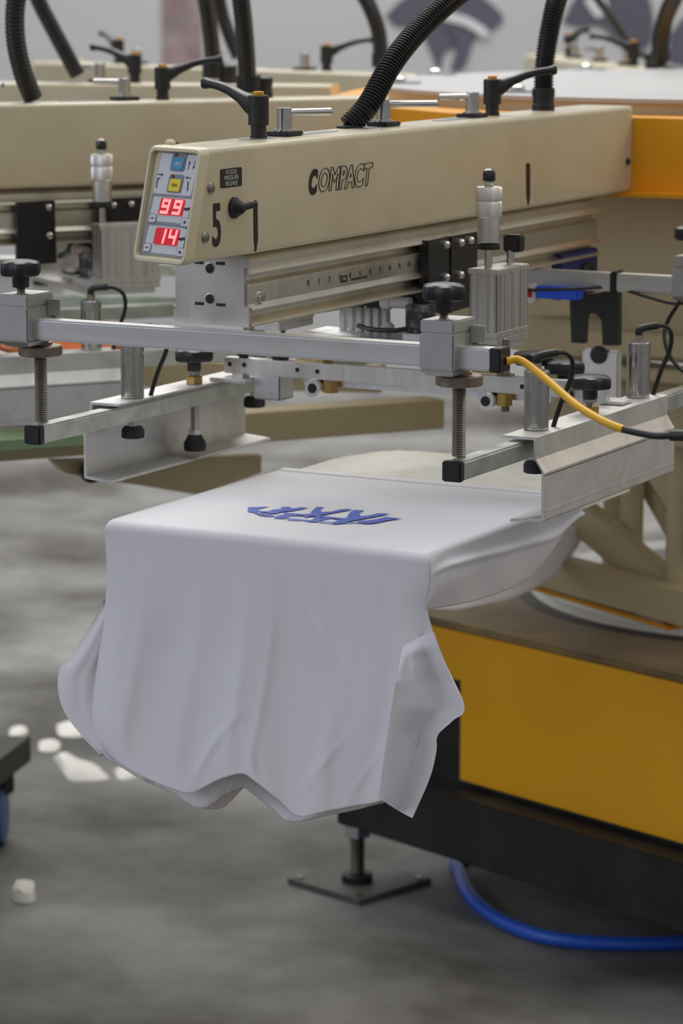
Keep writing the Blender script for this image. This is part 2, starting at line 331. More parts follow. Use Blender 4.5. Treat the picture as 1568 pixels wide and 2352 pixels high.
# ------------------------------------------------------------------ printing head
BX0, BX1, BZ0, BZ1, BY1 = -1.725, -1.643, 1.1915, 1.3115, 3.912
def yfront(x, z): return 2.739+(BX1-x)*.341-(BZ1-z)*.322
head = thing('printing_head', 'cream head numbered 5 with a red digit panel on its front end', 'print head', (-1.684, 3.3, 1.1))
def beam_ring(w, h, r, inset, dy=0, back=None):
    out = []
    for a, b in rrect(w, h, r, 5, (BX0+BX1)/2, (BZ0+BZ1)/2): out.append((a, (yfront(a, b)+dy) if back is None else back, b))
    return out
bw, bh = BX1-BX0, BZ1-BZ0
def loft(bm, rings, cap=True):
    k = len(rings[0]); vs = [v for r_ in rings for v in r_]; fs = [(i*k+j, i*k+(j+1) % k, (i+1)*k+(j+1) % k, (i+1)*k+j) for i in range(len(rings)-1) for j in range(k)]
    if cap: fs += [tuple(range(k))[::-1], tuple(range(len(vs)-k, len(vs)))]
    join(bm, vs, fs); return bm
bm = NB(); loft(bm, [beam_ring(bw, bh, .006, 0, .008), beam_ring(bw, bh, .006, 0, back=2.84), beam_ring(bw, bh, .006, 0, back=3.2), beam_ring(bw, bh, .006, 0, back=BY1)])
beam = obj('beam_housing', bm, M['cream'], head)
bm = NB(); lathe(bm, (-1.72, 2.80, BZ1-.003), [(.006, 0), (.006, .006), (.003, .009)]); obj('dried_drip', bm, M['bezel'], beam)
# bezel: outer shell, rounded rim, recessed floor
bm = NB(); e = .0012
loft(bm, [beam_ring(bw+2*e, bh+2*e, .009, 0, .016), beam_ring(bw+2*e, bh+2*e, .009, 0, .002), beam_ring(bw-.001, bh-.001, .0085, 0, -.001), beam_ring(bw-.007, bh-.007, .006, 0, -.001), beam_ring(bw-.0095, bh-.0095, .005, 0, .001), beam_ring(bw-.011, bh-.011, .004, 0, .006)])
bez = obj('panel_bezel', bm, M['bezel'], head)
u = Vector((bw, yfront(BX1, BZ1)-yfront(BX0, BZ1), 0)); v_ = Vector((0, yfront(BX1, BZ1)-yfront(BX1, BZ0), bh)); un, vn = u.normalized(), v_.normalized(); wn = un.cross(vn).normalized()
TL = Vector((BX0, yfront(BX0, BZ1), BZ1))+Vector((0, .0052, 0)); UL, VL = u.length, v_.length
def pan(name, uc, vc, w, h, m, parent, lift, th=.0006, r=.0015, lab=None):   # a rounded tile on the sloping panel
    o = TL+un*uc*UL-vn*vc*VL+wn*lift; bm = NB(); prism(bm, rrect(w, h, min(r, w/2.01, h/2.01), 4), o, wn, th, x=un)
    return obj(name, bm, m, parent, label=lab)
pnl = pan('control_panel', .52, .5, bw-.015, bh-.008, M['panelgrey'], head, 0)
pan('film_upper', .55, .235, bw*.77, bh*.37, M['panel'], pnl, .0006, .0003)
pan('film_middle', .54, .545, bw*.77, bh*.225, M['panel'], pnl, .0006, .0003); pan('film_lower', .53, .81, bw*.77, bh*.245, M['panel'], pnl, .0006, .0003)
for vc, mm, nm in ((.139, 'blue_btn', 'blue'), (.327, 'yellow_btn', 'yellow')):
    pd = pan('button_pad', .565, vc-.012, .024, .020, M['panelpad'], pnl, .0009, .0006, .003)
    pan('push_button', .565, vc+.004, .0185, .0135, M[mm], pd, .0015, .0008, .0025, lab=nm+' push button')
    pan('indicator', .505, vc-.071, .005, .004, M['darkred'], pd, .0015, .0005, .002)
    for k in (-.006, .006): pan('button_text', .565, vc+.004+k*1.2, .009, .0009, M['whiteink'] if nm == 'blue' else M['ink'], pd, .0023, .0002, .0003)
SEG = {'9': 'abcdfg', '1': 'bc', '4': 'bcfg'}
def seven(ch, cu, cv, w, h, par):
    o = TL+un*cu*UL-vn*cv*VL+wn*.0022; bm = NB(); t = .0032; sl = .10
    def s(x0, y0, x1, y1): prism(bm, [(x0+y0*sl, y0), (x1+y0*sl, y0), (x1+y1*sl, y1), (x0+y1*sl, y1)], o, wn, .0003, x=un)
    for c in SEG[ch]:
        if c == 'a': s(-w/2, h/2-t, w/2, h/2)
        if c == 'g': s(-w/2, -t/2, w/2, t/2)
        if c == 'd': s(-w/2, -h/2, w/2, -h/2+t)
        if c == 'b': s(w/2-t, .0002, w/2, h/2)
        if c == 'c': s(w/2-t, -h/2, w/2, -.0002)
        if c == 'f': s(-w/2, .0002, -w/2+t, h/2)
    return obj('digit', bm, M['digit'], par)
for vc, uc, tx in ((.52, .565, '99'), (.778, .556, '14')):
    d = pan('display', uc, vc, .0395, .0182, M['red'], pnl, .0009, .0010, .002, lab='red display reading '+tx)
    for k, c in zip((-.205, .235), tx) if tx == '99' else zip((-.17, .235), tx): seven(c, uc+k*.52, vc, .0130, .0162, d)
for vc, uc, sgn in ((.631, .235, '-'), (.641, .866, '+'), (.887, .218, '-'), (.90, .861, '+')):
    b_ = pan('key', uc, vc, .0125, .0100, M['panelgrey'], pnl, .0012, .0006, .002); pan('key_face', uc, vc, .0105, .0082, M['panelpad'] if 0 else M['panel'], b_, .0018, .0002, .0016)
    pan('key_sign', uc, vc, .005, .0012, M['ink'], b_, .0021, .0002, .0003)
    if sgn == '+': pan('key_sign', uc, vc, .0014, .0042, M['ink'], b_, .0021, .0002, .0003)
def icon(pts, cu, cv):
    bm = NB(); prism(bm, [(a*.001, b*.001) for a, b in pts], TL+un*cu*UL-vn*cv*VL+wn*.001, wn, .0002, x=un); obj('icon', bm, M['ink'], pnl)
arr = [(-5, -.5), (1, -.5), (1, -1.6), (5, 0), (1, 1.6), (1, .5), (-5, .5)]; upa = [(b, a) for a, b in arr][::-1]
icon(arr, .255, .246); icon([(-a, b) for a, b in arr][::-1], .79, .256); icon(upa, .77, .145); icon([(a, -b) for a, b in upa][::-1], .865, .145)
icon([(-2, 6), (3, 6), (3, 5), (0, 4.6), (-.4, 0), (.6, -5), (-1, -5), (-2, 0)], .22, .325); icon([(-1.5, 5), (.5, 5), (2.3, -5), (.7, -5)], .80, .33)
hand = [(-6, -1), (-1, -2), (4, -.5), (6, .4), (3, 1.2), (2.5, 2.5), (-1, 1.2), (-6, 1.2)]; icon(hand, .87, .525); icon(hand, .855, .785)
pan('panel_rule', .52, .425, bw*.80, .0012, M['panelgrey'], pnl, .0011, .0002, .0004); pan('panel_rule', .51, .665, bw*.80, .0012, M['panelgrey'], pnl, .0011, .0002, .0004)
# side of the beam
FX = BX1
text('number_decal', '5', .064, TX(FX+.0004, P(497, 522, x=FX).y, P(497, 522, x=FX).z), M['ink'], head, sx_=.66, fat=.0013)
o1 = P(791, 410, x=FX); ltr = .0345
text('logo_decal', 'OMPACT', ltr, TX(FX+.0004, o1.y-.001, o1.z), M['ink'], head, shear=.25, sx_=.91, outline=.0005, fat=.0014)
text('logo_decal', 'C', ltr*1.04, TX(FX+.0005, P(716, 419, x=FX).y, o1.z-.0008), M['ink'], head, shear=.25, sx_=.74, fat=.0022)
q0 = P(530, 408, x=FX); bm = NB(); prism(bm, rrect(.046, .0205, .0025), (FX, q0.y, q0.z), (1, 0, 0), .0005, x=(0, 1, 0)); pl = obj('pressure_label', bm, M['ink'], head)
for k, s_ in enumerate(('FLOOD', 'PRESSURE', 'RELEASE')): text('label_text', s_, .0068, TX(FX+.0007, q0.y, q0.z+.0062-.0062*k), M['whiteink'], pl, sx_=1.05)
for px, py in ((483, 432), (470, 545)):
    q = P(px, py, x=FX); bm = NB(); lathe(bm, (FX-.001, q.y, q.z), [(.0068, 0), (.0068, .0015), (.005, .0038), (.0018, .0046)], (1, 0, 0), 24); obj('bolt', bm, M['steel_d'], head)
q = P(536, 477, x=FX); bm = NB(); lathe(bm, (FX-.001, q.y, q.z), [(.0115, 0), (.0115, .004), (.009, .007), (.0065, .012), (.0035, .0155)], (1, 0, 0), 28)
tg = obj('toggle_switch', bm, M['rubber'], head); bm = NB(); cyl(bm, (FX+.008, q.y+.002, q.z), (FX+.015, q.y+.024, q.z+.003), .0042, 16, .0034, bev=.001); obj('toggle', bm, M['rubber'], tg)
def slot(pts):
    w = [P(a, b, x=FX) for a, b in pts]; bm = NB(); prism(bm, [(p.y-w[0].y, p.z-w[0].z) for p in w], (FX-.0008, w[0].y, w[0].z), (1, 0, 0), .0011, x=(0, 1, 0)); obj('slot', bm, M['ink'], head)
slot([(581, 464), (586, 459), (591, 464), (592, 550), (588, 577), (585, 578), (582, 550)]); slot([(1207, 378), (1212, 373), (1217, 378), (1217, 450), (1214, 471), (1211, 471), (1208, 450)])
q = P(1440, 371, x=FX); bm = NB(); lathe(bm, (FX-.001, q.y, q.z), [(.005, 0), (.005, .003), (.003, .005)], (1, 0, 0)); obj('bolt', bm, M['ink'], head)
# top of the beam
BT = BZ1
def ypx(px, x, z): # y on the line x = const, z = const that meets this picture column
    best = min(((abs((lambda w: 784+F*float((np.array(w)-_C)@_rt)/float((np.array(w)-_C)@_fw))((x, yy, z))-px), yy) for yy in np.arange(2.5, 4.5, .0005)))[1]; return float(best)
XC = -1.696
clamp_lever(head, XC, ypx(594, XC, BT), BT, 163, 1.13); t_handle(head, XC, ypx(653, XC, BT), BT, 58, .062)
t_handle(head, XC, ypx(880, XC, BT), BT, 40, .068); t_handle(head, XC, ypx(1084, XC, BT), BT, 230, .048); clamp_lever(head, XC, ypx(1130, XC, BT), BT, 45, 1.1)
for px, L in ((720, .10), (835, .05), (1035, .08), (590, .06)):
    yy = ypx(px, XC, BT); bm = NB(); prism(bm, rrect(.022, L, .010), (XC, yy, BT), (0, 0, 1), .0006, x=(1, 0, 0)); obj('slide_slot', bm, M['panelpad'], head)
yh2 = ypx(1247, XC, BT); bm = NB(); lathe(bm, (XC, yh2, BT), [(.0155, 0), (.0155, .008), (.0145, .009), (.0145, .018), (.0155, .019), (.0155, .029), (.013, .0305)], seg=28)
hf = obj('hose_fitting', bm, M['fitting'], head)
yh1 = ypx(826, XC, BT); bm = NB(); lathe(bm, (XC-.014, yh1, BT), [(.0155, 0), (.0155, .003), (.0135, .004)], seg=28); obj('hose_grommet', bm, M['fitting'], head)
# rail under the beam
half = [(-.012, 1.1895), (-.006, 1.1895), (0, 1.1832), (0, 1.1760), (.0070, 1.1698), (.0070, 1.1685), (-.008, 1.1672), (-.008, 1.1605), (.002, 1.1573), (.002, 1.156), (0, 1.1545), (0, 1.1345), (.0062, 1.1290), (.0062, 1.1276), (-.008, 1.1265), (-.008, 1.1195), (.0075, 1.1122), (.0075, 1.1105)]
RX, RC = -1.6530, -1.6985; prof = [(RX+a, z) for a, z in half]; prof = prof+[(2*RC-a, z) for a, z in prof[::-1]]
bm = NB(); extrude_y(bm, prof, 2.852, 3.815); rail = obj('slide_rail', bm, M['alu_r'], head, ang=20)
bm = NB(); box(bm, -1.72, -1.66, 2.86, 3.8, 1.187, 1.1925); obj('spacer_strip', bm, M['rubber'], head)
bm = NB(); EX0, EX1 = -1.7475, -1.6500
prism(bm, [(EX0, 1.111), (EX0, 1.125), (EX0+.003, 1.127), (EX0+.003, 1.176), (EX0, 1.178), (EX0, 1.186), (EX0+.006, 1.1895), (EX1-.007, 1.1895), (EX1, 1.1835), (EX1, 1.176), (EX1-.006, 1.175), (EX1-.006, 1.133), (EX1, 1.132), (EX1, 1.1095)], (0, 2.852, 0), (0, -1, 0), .004, x=(1, 0, 0))
ep = obj('end_plate', bm, M['plate'], head, ang=20)
for px, py in ((482, 616), (482, 686)):
    q = P(px, py, y=2.848); bm = NB(); lathe(bm, (q.x, 2.849, q.z), [(.0066, 0), (.0066, .0012), (.0058, .0016), (.0030, .0017)], (0, -1, 0), 24); bq = obj('bolt', bm, M['plate'], ep)
    bm = NB(); lathe(bm, (q.x, 2.8476, q.z), [(.0053, 0), (.0053, .0005), (.004, .0007)], (0, -1, 0), 20); obj('hex_socket', bm, M['ink'], bq)
for px, py in ((457, 603), (506, 605), (458, 697), (507, 700)):
    q = P(px, py, y=2.848); bm = NB(); box(bm, q.x-.0055, q.x+.0055, 2.8472, 2.8482, q.z-.0016, q.z+.0016); obj('cut_mark', bm, M['ink'], ep)
q = P(596, 682, x=-1.6545); bm = NB(); lathe(bm, (-1.656, q.y, q.z), [(.006, 0), (.006, .005), (.0055, .006), (.003, .0062)], (1, 0, 0), 24); obj('bolt', bm, M['steel'], rail)
y0r, y4r = P(707, 650, x=RX).y, P(802.5, 632, x=RX).y
rz = P(755, 641, x=RX).z
bm = NB(); box(bm, RX-.0002, RX+.0003, y0r-.012, y0r+.31, rz-.0088, rz+.0078); rd = obj('ruler_decal', bm, M['alu_r'], head)
for k in range(12):
    yy = y0r+.0254*k; text('ruler_mark', '%d|' % k if k < 10 else '1|%d' % (k-10), .0088, TX(RX+.0004, yy, rz), M['ink'], rd, sx_=.9)
text('ruler_brand', 'TAS', .0055, TX(RX+.0006, y0r+.0254*3.4, rz-.003), M['whiteink'], rd)
bm = NB(); box(bm, RX, RX+.0005, y0r+.0254*3.4-.008, y0r+.0254*3.4+.008, rz-.007, rz+.001); obj('brand_flag', bm, M['ink'], rd)
text('ruler_brand', 'SCREEN PRINTING MACHINES', .0036, TX(RX+.0004, y0r+.0254*4.9, rz-.0058), M['ink'], rd, sx_=.85)
# rear drive plate
bm = NB(); q = P(1285, 605, x=-1.652); box(bm, -1.665, -1.650, q.y, q.y+.125, q.z-.05, q.z+.012, .002); dp = obj('drive_plate', bm, M['navy'], head, label='navy blue plate at the rear end of the rail')
bm = NB(); lathe(bm, (-1.650, q.y+.085, q.z-.03), [(.025, 0), (.025, .004), (.018, .006), (.012, .003)], (1, 0, 0), 32); obj('bearing', bm, M['skirt'], dp)

# ------------------------------------------------------------------ screen clamp (front bar with its blocks and jack screws)
def screen_clamp(label):
    t = thing('screen_clamp', label, 'clamp', (-1.66, 2.83, 1.083)); bm = NB(); box(bm, -2.02, -1.338, 2.818, 2.842, 1.0835, 1.1075, .0022); b = obj('clamp_bar', bm, M['bar'], t)
    bm = NB(); box(bm, -1.342, -1.328, 2.8172, 2.8428, 1.0828, 1.1083, .0015); obj('end_cap', bm, M['black'], b, label='black plastic end cap')
    for x0, sgn in ((-1.418, 1), (-1.957, 1)):
        x1 = x0+.041; bm = NB(); box(bm, x0, x1, 2.806, 2.862, 1.0815, 1.122, .002); box(bm, x0+.0008, x1-.0008, 2.807, 2.861, 1.1215, 1.1355, .0015)
        cb = obj('clamp_block', bm, M['clamp'], t)
        bm = NB(); join(bm, [(x0, 2.806, 1.0815), (x1, 2.806, 1.0815), (x1-.006, 2.815, 1.0755), (x0+.006, 2.815, 1.0755), (x0, 2.862, 1.0815), (x1, 2.862, 1.0815), (x1-.006, 2.852, 1.0755), (x0+.006, 2.852, 1.0755)], [(0, 1, 2, 3), (4, 7, 6, 5), (0, 4, 5, 1), (3, 2, 6, 7), (0, 3, 7, 4), (1, 5, 6, 2)]); obj('lower_jaw', bm, M['clamp'], cb)
        kx, ky = x0+.0205, 2.824
        bm = NB(); star_knob(bm, (kx, ky, 1.1555), .0228, .0175, 6, (.0098, .013)); kn = obj('star_knob', bm, M['black'], cb)
        bm = NB(); thread(bm, (kx, ky, 1.1345), (kx, ky, 1.144), .0052); obj('knob_stud', bm, M['steel_d'], kn)
        bm = NB(); box(bm, x1, x1+.016, 2.846, 2.850, 1.109, 1.128, .001); obj('lock_plate', bm, M['zinc'], cb)
        sx_ = x0+.0225; bm = NB(); thread(bm, (sx_+.022, 2.858, 1.106), (sx_+.022, 2.858, 1.126), .0042); obj('lock_screw', bm, M['steel_d'], cb)
        bm = NB(); thread(bm, (sx_, 2.858, .9835), (sx_, 2.858, 1.080), .0078, .0026); js = obj('jack_screw', bm, M['steel_d'], t)
        bm = NB(); lathe(bm, (sx_, 2.858, 1.0605), [(.0235, 0), (.0252, .001), (.0252, .0105), (.024, .0118), (.014, .0128), (.014, .0155)], seg=60, wob=lambda a, h: 1+.008*math.cos(30*a)); obj('thumb_wheel', bm, M['rust'], js)
    return t
clamp = screen_clamp('grey front clamp bar with two black star knobs below the digit panel')

# ------------------------------------------------------------------ side rails carrying the screen edge
def air_cylinder(par, x, y, z, lw, sgn, line=True):
    bm = NB(); lathe(bm, (x, y, z), [(.0128, 0), (.0142, .0012), (.0142, .003), (.0134, .0034), (.0142, .004), (.0142, .0545), (.0134, .055), (.0134, .0565), (.0146, .057), (.0146, .0665), (.0138, .0675)], seg=40); c = obj('air_cylinder', bm, M['steel'], par)
    bm = NB(); lathe(bm, (x, y, z+.0672), [(.0048, 0), (.0048, .003), (.0058, .0032), (.0058, .0085), (.0048, .0088)], seg=6); obj('hex_fitting', bm, M['nickel'], c)
    bm = NB(); sweep(bm, cat([(x, y, z+.075), (x, y, z+.0805), (x+.004, y+.004, z+.084), (x+.017, y+.017, z+.0865)], 6), .0046, 16); obj('elbow', bm, M['black'], c)
    if line:
        s = Vector((x, y, z)); bm = NB(); sweep(bm, cat([s+Vector(p) for p in ((.015, .015, .0862), (.022, .027, .085), (.026, .038, .075), (.024, .040, .055), (.016, .034, .030), (.010, .030, .008), (.008, .028, -.002))], 8), .0028, 12); obj('air_line', bm, M['cable_k'], c)
def side_rail(name, xc, mir, label, knob_y, full=True):
    t = thing(name, label, 'screen holder', (xc, 3.15, .963)); X = lambda d: xc+d*mir
    def bx(bm, a, b, *r_, **k): a, b = sorted((X(a), X(b))); return box(bm, a, b, *r_, **k)
    bm = NB(); bx(bm, -.0105, .0105, 2.824, 3.735, .9625, .9835, .0022); tb = obj('square_tube', bm, M['zinc'], t)
    bm = NB(); bx(bm, -.0112, .0112, 2.818, 2.829, .9620, .9842, .0016); obj('end_cap', bm, M['black'], tb, label='black plastic end cap')
    y0, y1 = 2.98, 3.362; th = .0028
    ou = [(-.016, .9865), (-.016, .9895), (.0255, .9895), (.0255, .9655), (.0355, .9505), (.0355, .8975), (.0335, .8955), (-.004, .8925), (-.0065, .8940), (-.004, .8962), (.0322, .8992), (.0322, .9515), (.0222, .9665), (.0222, .9865)]
    bm = NB(); extrude_y(bm, [(X(a), b) for a, b in (ou if mir > 0 else ou[::-1])], y0, y1); br = obj('angle_bracket', bm, M['bracket'], t, ang=20)
    bm = NB(); bx(bm, .0355, .0362, y0+.0006, y1, .9060, .9085, bev=.0003); obj('bead_line', bm, M['bracket'], br)
    bm = NB(); bx(bm, .0350, .0358, y0+.001, y1, .9470, .9478); obj('groove_line', bm, M['rubber'], br)
    for yy in (3.035, 3.330):
        air_cylinder(t, xc, yy, .9895, 0, 1)
        bm = NB(); lathe(bm, (xc, yy, .9405), [(.0125, 0), (.0140, .001), (.0140, .0095), (.0112, .0138), (.006, .0142)], seg=36); ff = obj('rubber_foot', bm, M['rubber'], t); bm = NB(); cyl(bm, (xc, yy, .953), (xc, yy, .964), .0056); obj('foot_stud', bm, M['steel'], ff)
    for yy in knob_y:
        bm = NB(); star_knob(bm, (xc, yy, 1.0175), .0240, .0155, 6, (.0088, .012)); kn = obj('star_knob', bm, M['black'], t)
        if mir > 0:
            bm = NB(); thread(bm, (xc, yy, .985), (xc, yy, 1.006), .0058); hexa(bm, (xc, yy, 1.0015), (xc, yy, 1.006), .0088); obj('knob_stud', bm, M['steel'], kn)
        else:
            bm = NB(); hexa(bm, (xc, yy, 1.0005), (xc, yy, 1.006), .0088); obj('knob_stud', bm, M['steel'], kn)
        bm = NB(); hexa(bm, (xc, yy, .9895), (xc, yy, .9995) if mir < 0 else (xc, yy, .997), .0115); obj('hex_nut', bm, M['brass'], kn, label='brass hex nut')
        bm = NB(); thread(bm, (xc, yy, .925), (xc, yy, .963), .0056, .0018); hexa(bm, (xc, yy, .9245), (xc, yy, .9315), .0090); obj('foot_stud', bm, M['steel'], kn)
        bm = NB(); lathe(bm, (xc, yy, .9045), [(.0125, 0), (.0140, .001), (.0140, .0100), (.0110, .0150), (.0085, .0200)], seg=32); obj('rubber_foot', bm, M['rubber'], kn)
    return t
XL, XR = -1.9215, -1.3850
railL = side_rail('screen_side_rail', XL, -1, 'zinc square tube side rail hanging left of the shirt, one star knob with brass nut', [3.180])
railR = side_rail('screen_side_rail', XR, 1, 'zinc square tube side rail above the right edge of the shirt, bracket face towards us', [3.185])

# ------------------------------------------------------------------ micro adjuster cross bar behind the front clamp
t = cross = thing('register_bar', 'bright drilled aluminium bar with brass nuts crossing between the two side rails', 'register bar', (-1.66, 3.22, .99)); YB = 3.225
bm = NB(); box(bm, -1.905, -1.435, YB, YB+.016, .9985, 1.0185, .0008); rb = obj('drilled_bar', bm, M['alu_b'], t)
for px, py in ((528, 836), (561, 838), (683, 849), (729, 853), (1199, 888)):
    q = P(px, py, y=YB); bm = NB(); lathe(bm, (q.x, YB+.0002, q.z), [(.0042, 0), (.0042, .0008), (.003, .0009)], (0, -1, 0), 20); h_ = obj('bore', bm, M['alu'], rb); bm = NB(); lathe(bm, (q.x, YB-.0004, q.z), [(.0031, 0), (.0031, .0004)], (0, -1, 0), 16); obj('bore_hole', bm, M['ink'], h_)
bm = NB(); box(bm, -1.915, -1.862, 3.205, 3.245, .9895, .9945, .001); box(bm, -1.89, -1.875, 3.22, 3.238, .994, 1.0); obj('left_bracket', bm, M['alu'], t)
bm = NB(); box(bm, -1.862, -1.825, 3.226, 3.229, .968, .999, .001); box(bm, -1.828, -1.825, 3.226, 3.262, .968, .999, .001); box(bm, -1.862, -1.825, 3.226, 3.262, .968, .971, .001); obj('channel_bracket', bm, M['alu'], t)
bm = NB(); box(bm, -1.80, -1.46, YB+.0165, YB+.030, .9885, .9995, .0008); obj('lower_strip', bm, M['alu'], t)
for px, w_ in ((720, .026), (1115, .026)):
    q = P(px, 870, y=YB+.02); bm = NB(); box(bm, q.x-w_, q.x+w_*.6, YB+.018, YB+.030, 1.0185, 1.026, .0015); hexa(bm, (q.x+w_*.6, YB+.024, 1.0225), (q.x+w_*.6+.008, YB+.024, 1.0225), .0075); obj('brass_union', bm, M['brass'], t)
    bm = NB(); lathe(bm, (q.x+.012, YB+.016, .988), [(.0115, 0), (.0115, .020), (.0105, .0215)], (0, -1, 0), 28); pb = obj('pivot_bolt', bm, M['alu'], t); bm = NB(); lathe(bm, (q.x+.012, YB-.0055, .988), [(.0062, 0), (.0062, .0006)], (0, -1, 0), 20); obj('hex_socket', bm, M['ink'], pb)
    bm = NB(); hexa(bm, (q.x+.030, YB+.01, .982), (q.x+.030, YB+.01, .998), .0105); obj('hex_nut', bm, M['brass'], t, label='brass hex nut')
q = P(1161, 870, y=YB+.008)
bm = NB(); thread(bm, (q.x, YB+.008, .975), (q.x, YB+.008, 1.064), .0055, .0016); lathe(bm, (q.x, YB+.008, 1.0187), [(.011, 0), (.011, .0018)], seg=28); obj('stud', bm, M['steel_d'], t)
bm = NB(); box(bm, -1.440, -1.372, 3.25, 3.285, .9905, .994, .001); box(bm, -1.436, -1.392, 3.247, 3.262, .992, 1.021, .001); b_ = obj('right_bracket', bm, M['alu'], t)
q = P(1302, 908, y=3.247); bm = NB(); lathe(bm, (q.x, 3.247, q.z), [(.0085, 0), (.0085, .003), (.005, .0035)], (0, -1, 0), 24); obj('adjust_bolt', bm, M['black'], b_)
for px, py in ((1225, 830), (1296, 850)):
    q = P(px, py, y=3.28); bm = NB(); star_knob(bm, (q.x, 3.28, q.z-.004), .024, .0155, 6, (.0088, .018)); k_ = obj('star_knob', bm, M['black'], t)
    bm = NB(); thread(bm, (q.x, 3.28, .993), (q.x, 3.28, q.z-.02), .0055); obj('knob_stud', bm, M['steel_d'], k_)
q = P(559, 815, y=3.232); bm = NB(); lathe(bm, (q.x, 3.232, 1.0185), [(.006, 0), (.006, .003), (.0085, .0035), (.0085, .014), (.007, .016)], seg=28); obj('spindle', bm, M['black'], t)
q = P(637, 812, y=3.232); bm = NB(); lathe(bm, (q.x, 3.240, 1.0185), [(.0105, 0), (.0105, .010)], seg=28); obj('spindle', bm, M['black'], t)

# ------------------------------------------------------------------ squeegee carriage
car = thing('squeegee_carriage', 'black plated squeegee carriage with bright micrometer riding on the rail of the numbered head', 'squeegee carriage', (-1.65, 3.3, 1.05)); CX = -1.640
def cpl(pts, nm, fold=None):
    w = [P(a, b, x=CX) for a, b in pts]; bm = NB(); prism(bm, [(p.y-w[0].y, p.z-w[0].z) for p in w], (CX-.003, w[0].y, w[0].z), (1, 0, 0), .003, x=(0, 1, 0))
    if fold: box(bm, CX-.012, CX-.0005, w[0].y-.0005, w[0].y+.003, min(p.z for p in w), w[0].z)
    return obj(nm, bm, M['blackm'], car, ang=20)
pA = cpl([(984, 553), (1031, 543), (1031, 709), (984, 722)], 'carriage_plate', 1); pB = cpl([(1036, 543), (1096, 532), (1096, 700), (1036, 717)], 'carriage_plate', 1)
for (px, py), pr in zip(((1022, 562), (1022, 637), (1056, 557), (1078, 552), (1055, 631)), (pA, pA, pB, pB, pB)):
    q = P(px, py, x=CX); bm = NB(); lathe(bm, (CX, q.y, q.z), [(.0055, 0), (.0055, .002), (.0045, .005), (.0022, .0065)], (1, 0, 0), 22); obj('cap_nut', bm, M['steel'], pr)
bm = NB(); box(bm, -1.760, -1.643, 3.27, 3.40, 1.088, 1.108, .001); obj('carriage_body', bm, M['blackm'], car)
def air_block(x0, x1, nm='cylinder_block'):
    y0, y1 = 3.235, 3.323; bm = NB(); box(bm, x0+.002, x1-.002, y0+.002, y1-.002, 1.070, 1.139, .001)
    for a, b in ((0, .27), (.36, .66), (.75, 1)):                     # profile ribs front and back
        xx0, xx1 = x0+(x1-x0)*a, x0+(x1-x0)*b; box(bm, xx0, xx1, y0, y0+.004, 1.070, 1.139, .0005); box(bm, xx0, xx1, y1-.004, y1, 1.070, 1.139, .0005)
    for a, b in ((0, .09), (.12, .24), (.27, .40), (.52, .74), (.78, .86), (.90, 1)):
        a, b = y0+(y1-y0)*a, y0+(y1-y0)*b; box(bm, x1-.004, x1, a, b, 1.070, 1.139, .0005); box(bm, x0, x0+.004, a, b, 1.070, 1.139, .0005)
    c = obj(nm, bm, M['alu_b'], car)
    bm = NB(); box(bm, x0-.0015, x1+.0012, y0-.002, y1+.002, 1.139, 1.1455, .001); obj('top_plate', bm, M['alu_b'], c)
    bm = NB(); box(bm, x0-.0015, x1+.0012, y0-.002, y1+.002, 1.0625, 1.070, .001); box(bm, x0, x1+.0008, y0+.002, y1+.001, 1.054, 1.0623, .001); obj('foot_plate', bm, M['alu_b'], c); return c
cbk = air_block(-1.567, -1.530); air_block(-1.868, -1.831)
q = P(1121, 617, z=1.1455); mx, my = q.x, q.y; zz = lambda py: P(1121, py, y=my).z; pxm = (P(1156, 480, y=my).x-P(1088, 480, y=my).x)/68
bm = NB(); r1 = 34*pxm*1.0*.9+.001; kn = lambda a, h: 1+.012*math.cos(60*a)
r1 = .0158; 
lathe(bm, (mx, my, zz(500)), [(r1*.86, 0), (r1, .002), (r1, zz(465)-zz(500)-.001), (r1*.94, zz(463)-zz(500)), (r1*.92, zz(461)-zz(500)), (r1, zz(459)-zz(500)), (r1, zz(432)-zz(500)), (r1*.93, zz(429)-zz(500))], seg=120, wob=kn)
mic = obj('micrometer', bm, M['alu_b'], car)
bm = NB(); lathe(bm, (mx, my, zz(556)), [(r1*.86, 0), (r1*.87, .001), (r1*.87, zz(500)-zz(556))], seg=48); obj('barrel', bm, M['alu_b'], mic)
bm = NB(); lathe(bm, (mx, my, zz(572)), [(r1*.86, 0), (r1*.88, .001), (r1*.88, .0055), (r1*.86, .0062)], seg=40); obj('rubber_washer', bm, M['rubber'], mic)
bm = NB(); cyl(bm, (mx, my, 1.1455), (mx, my, zz(572)+.001), .0047, 28); obj('shaft', bm, M['steel'], mic)
bm = NB(); lathe(bm, (mx, my, zz(430)), [(.0056, 0), (.0056, .003), (.0048, .0032), (.0056, .0045), (.0056, zz(412)-zz(430))], seg=28); obj('neck', bm, M['steel'], mic)
bm = NB(); lathe(bm, (mx, my, zz(415)), [(.0076, 0), (.0078, .001), (.0078, .009), (.0066, .0125), (.0035, .0142)], seg=32); obj('rubber_cap', bm, M['gloss'], mic, label='glossy black rubber cap')
q = P(1172, 606, z=1.1455); bm = NB(); cyl(bm, (q.x, q.y, 1.1455), (q.x, q.y, 1.168), .0048); pn = obj('guide_pin', bm, M['steel'], car)
bm = NB(); zb = P(1172, 578, y=q.y).z; box(bm, q.x-.008, q.x+.014, q.y-.006, q.y+.012, zb, zb+.021, .002); obj('sensor_block', bm, M['black'], car)
bm = NB(); box(bm, -1.808, -1.5335, 3.218, 3.318, 1.0462, 1.0535, .0006); cp = obj('cross_plate', bm, M['alu'], car)
bm = NB(); box(bm, -1.66, -1.56, 3.24, 3.30, 1.0535, 1.061, .0006); obj('mount_plate', bm, M['alu'], cp)
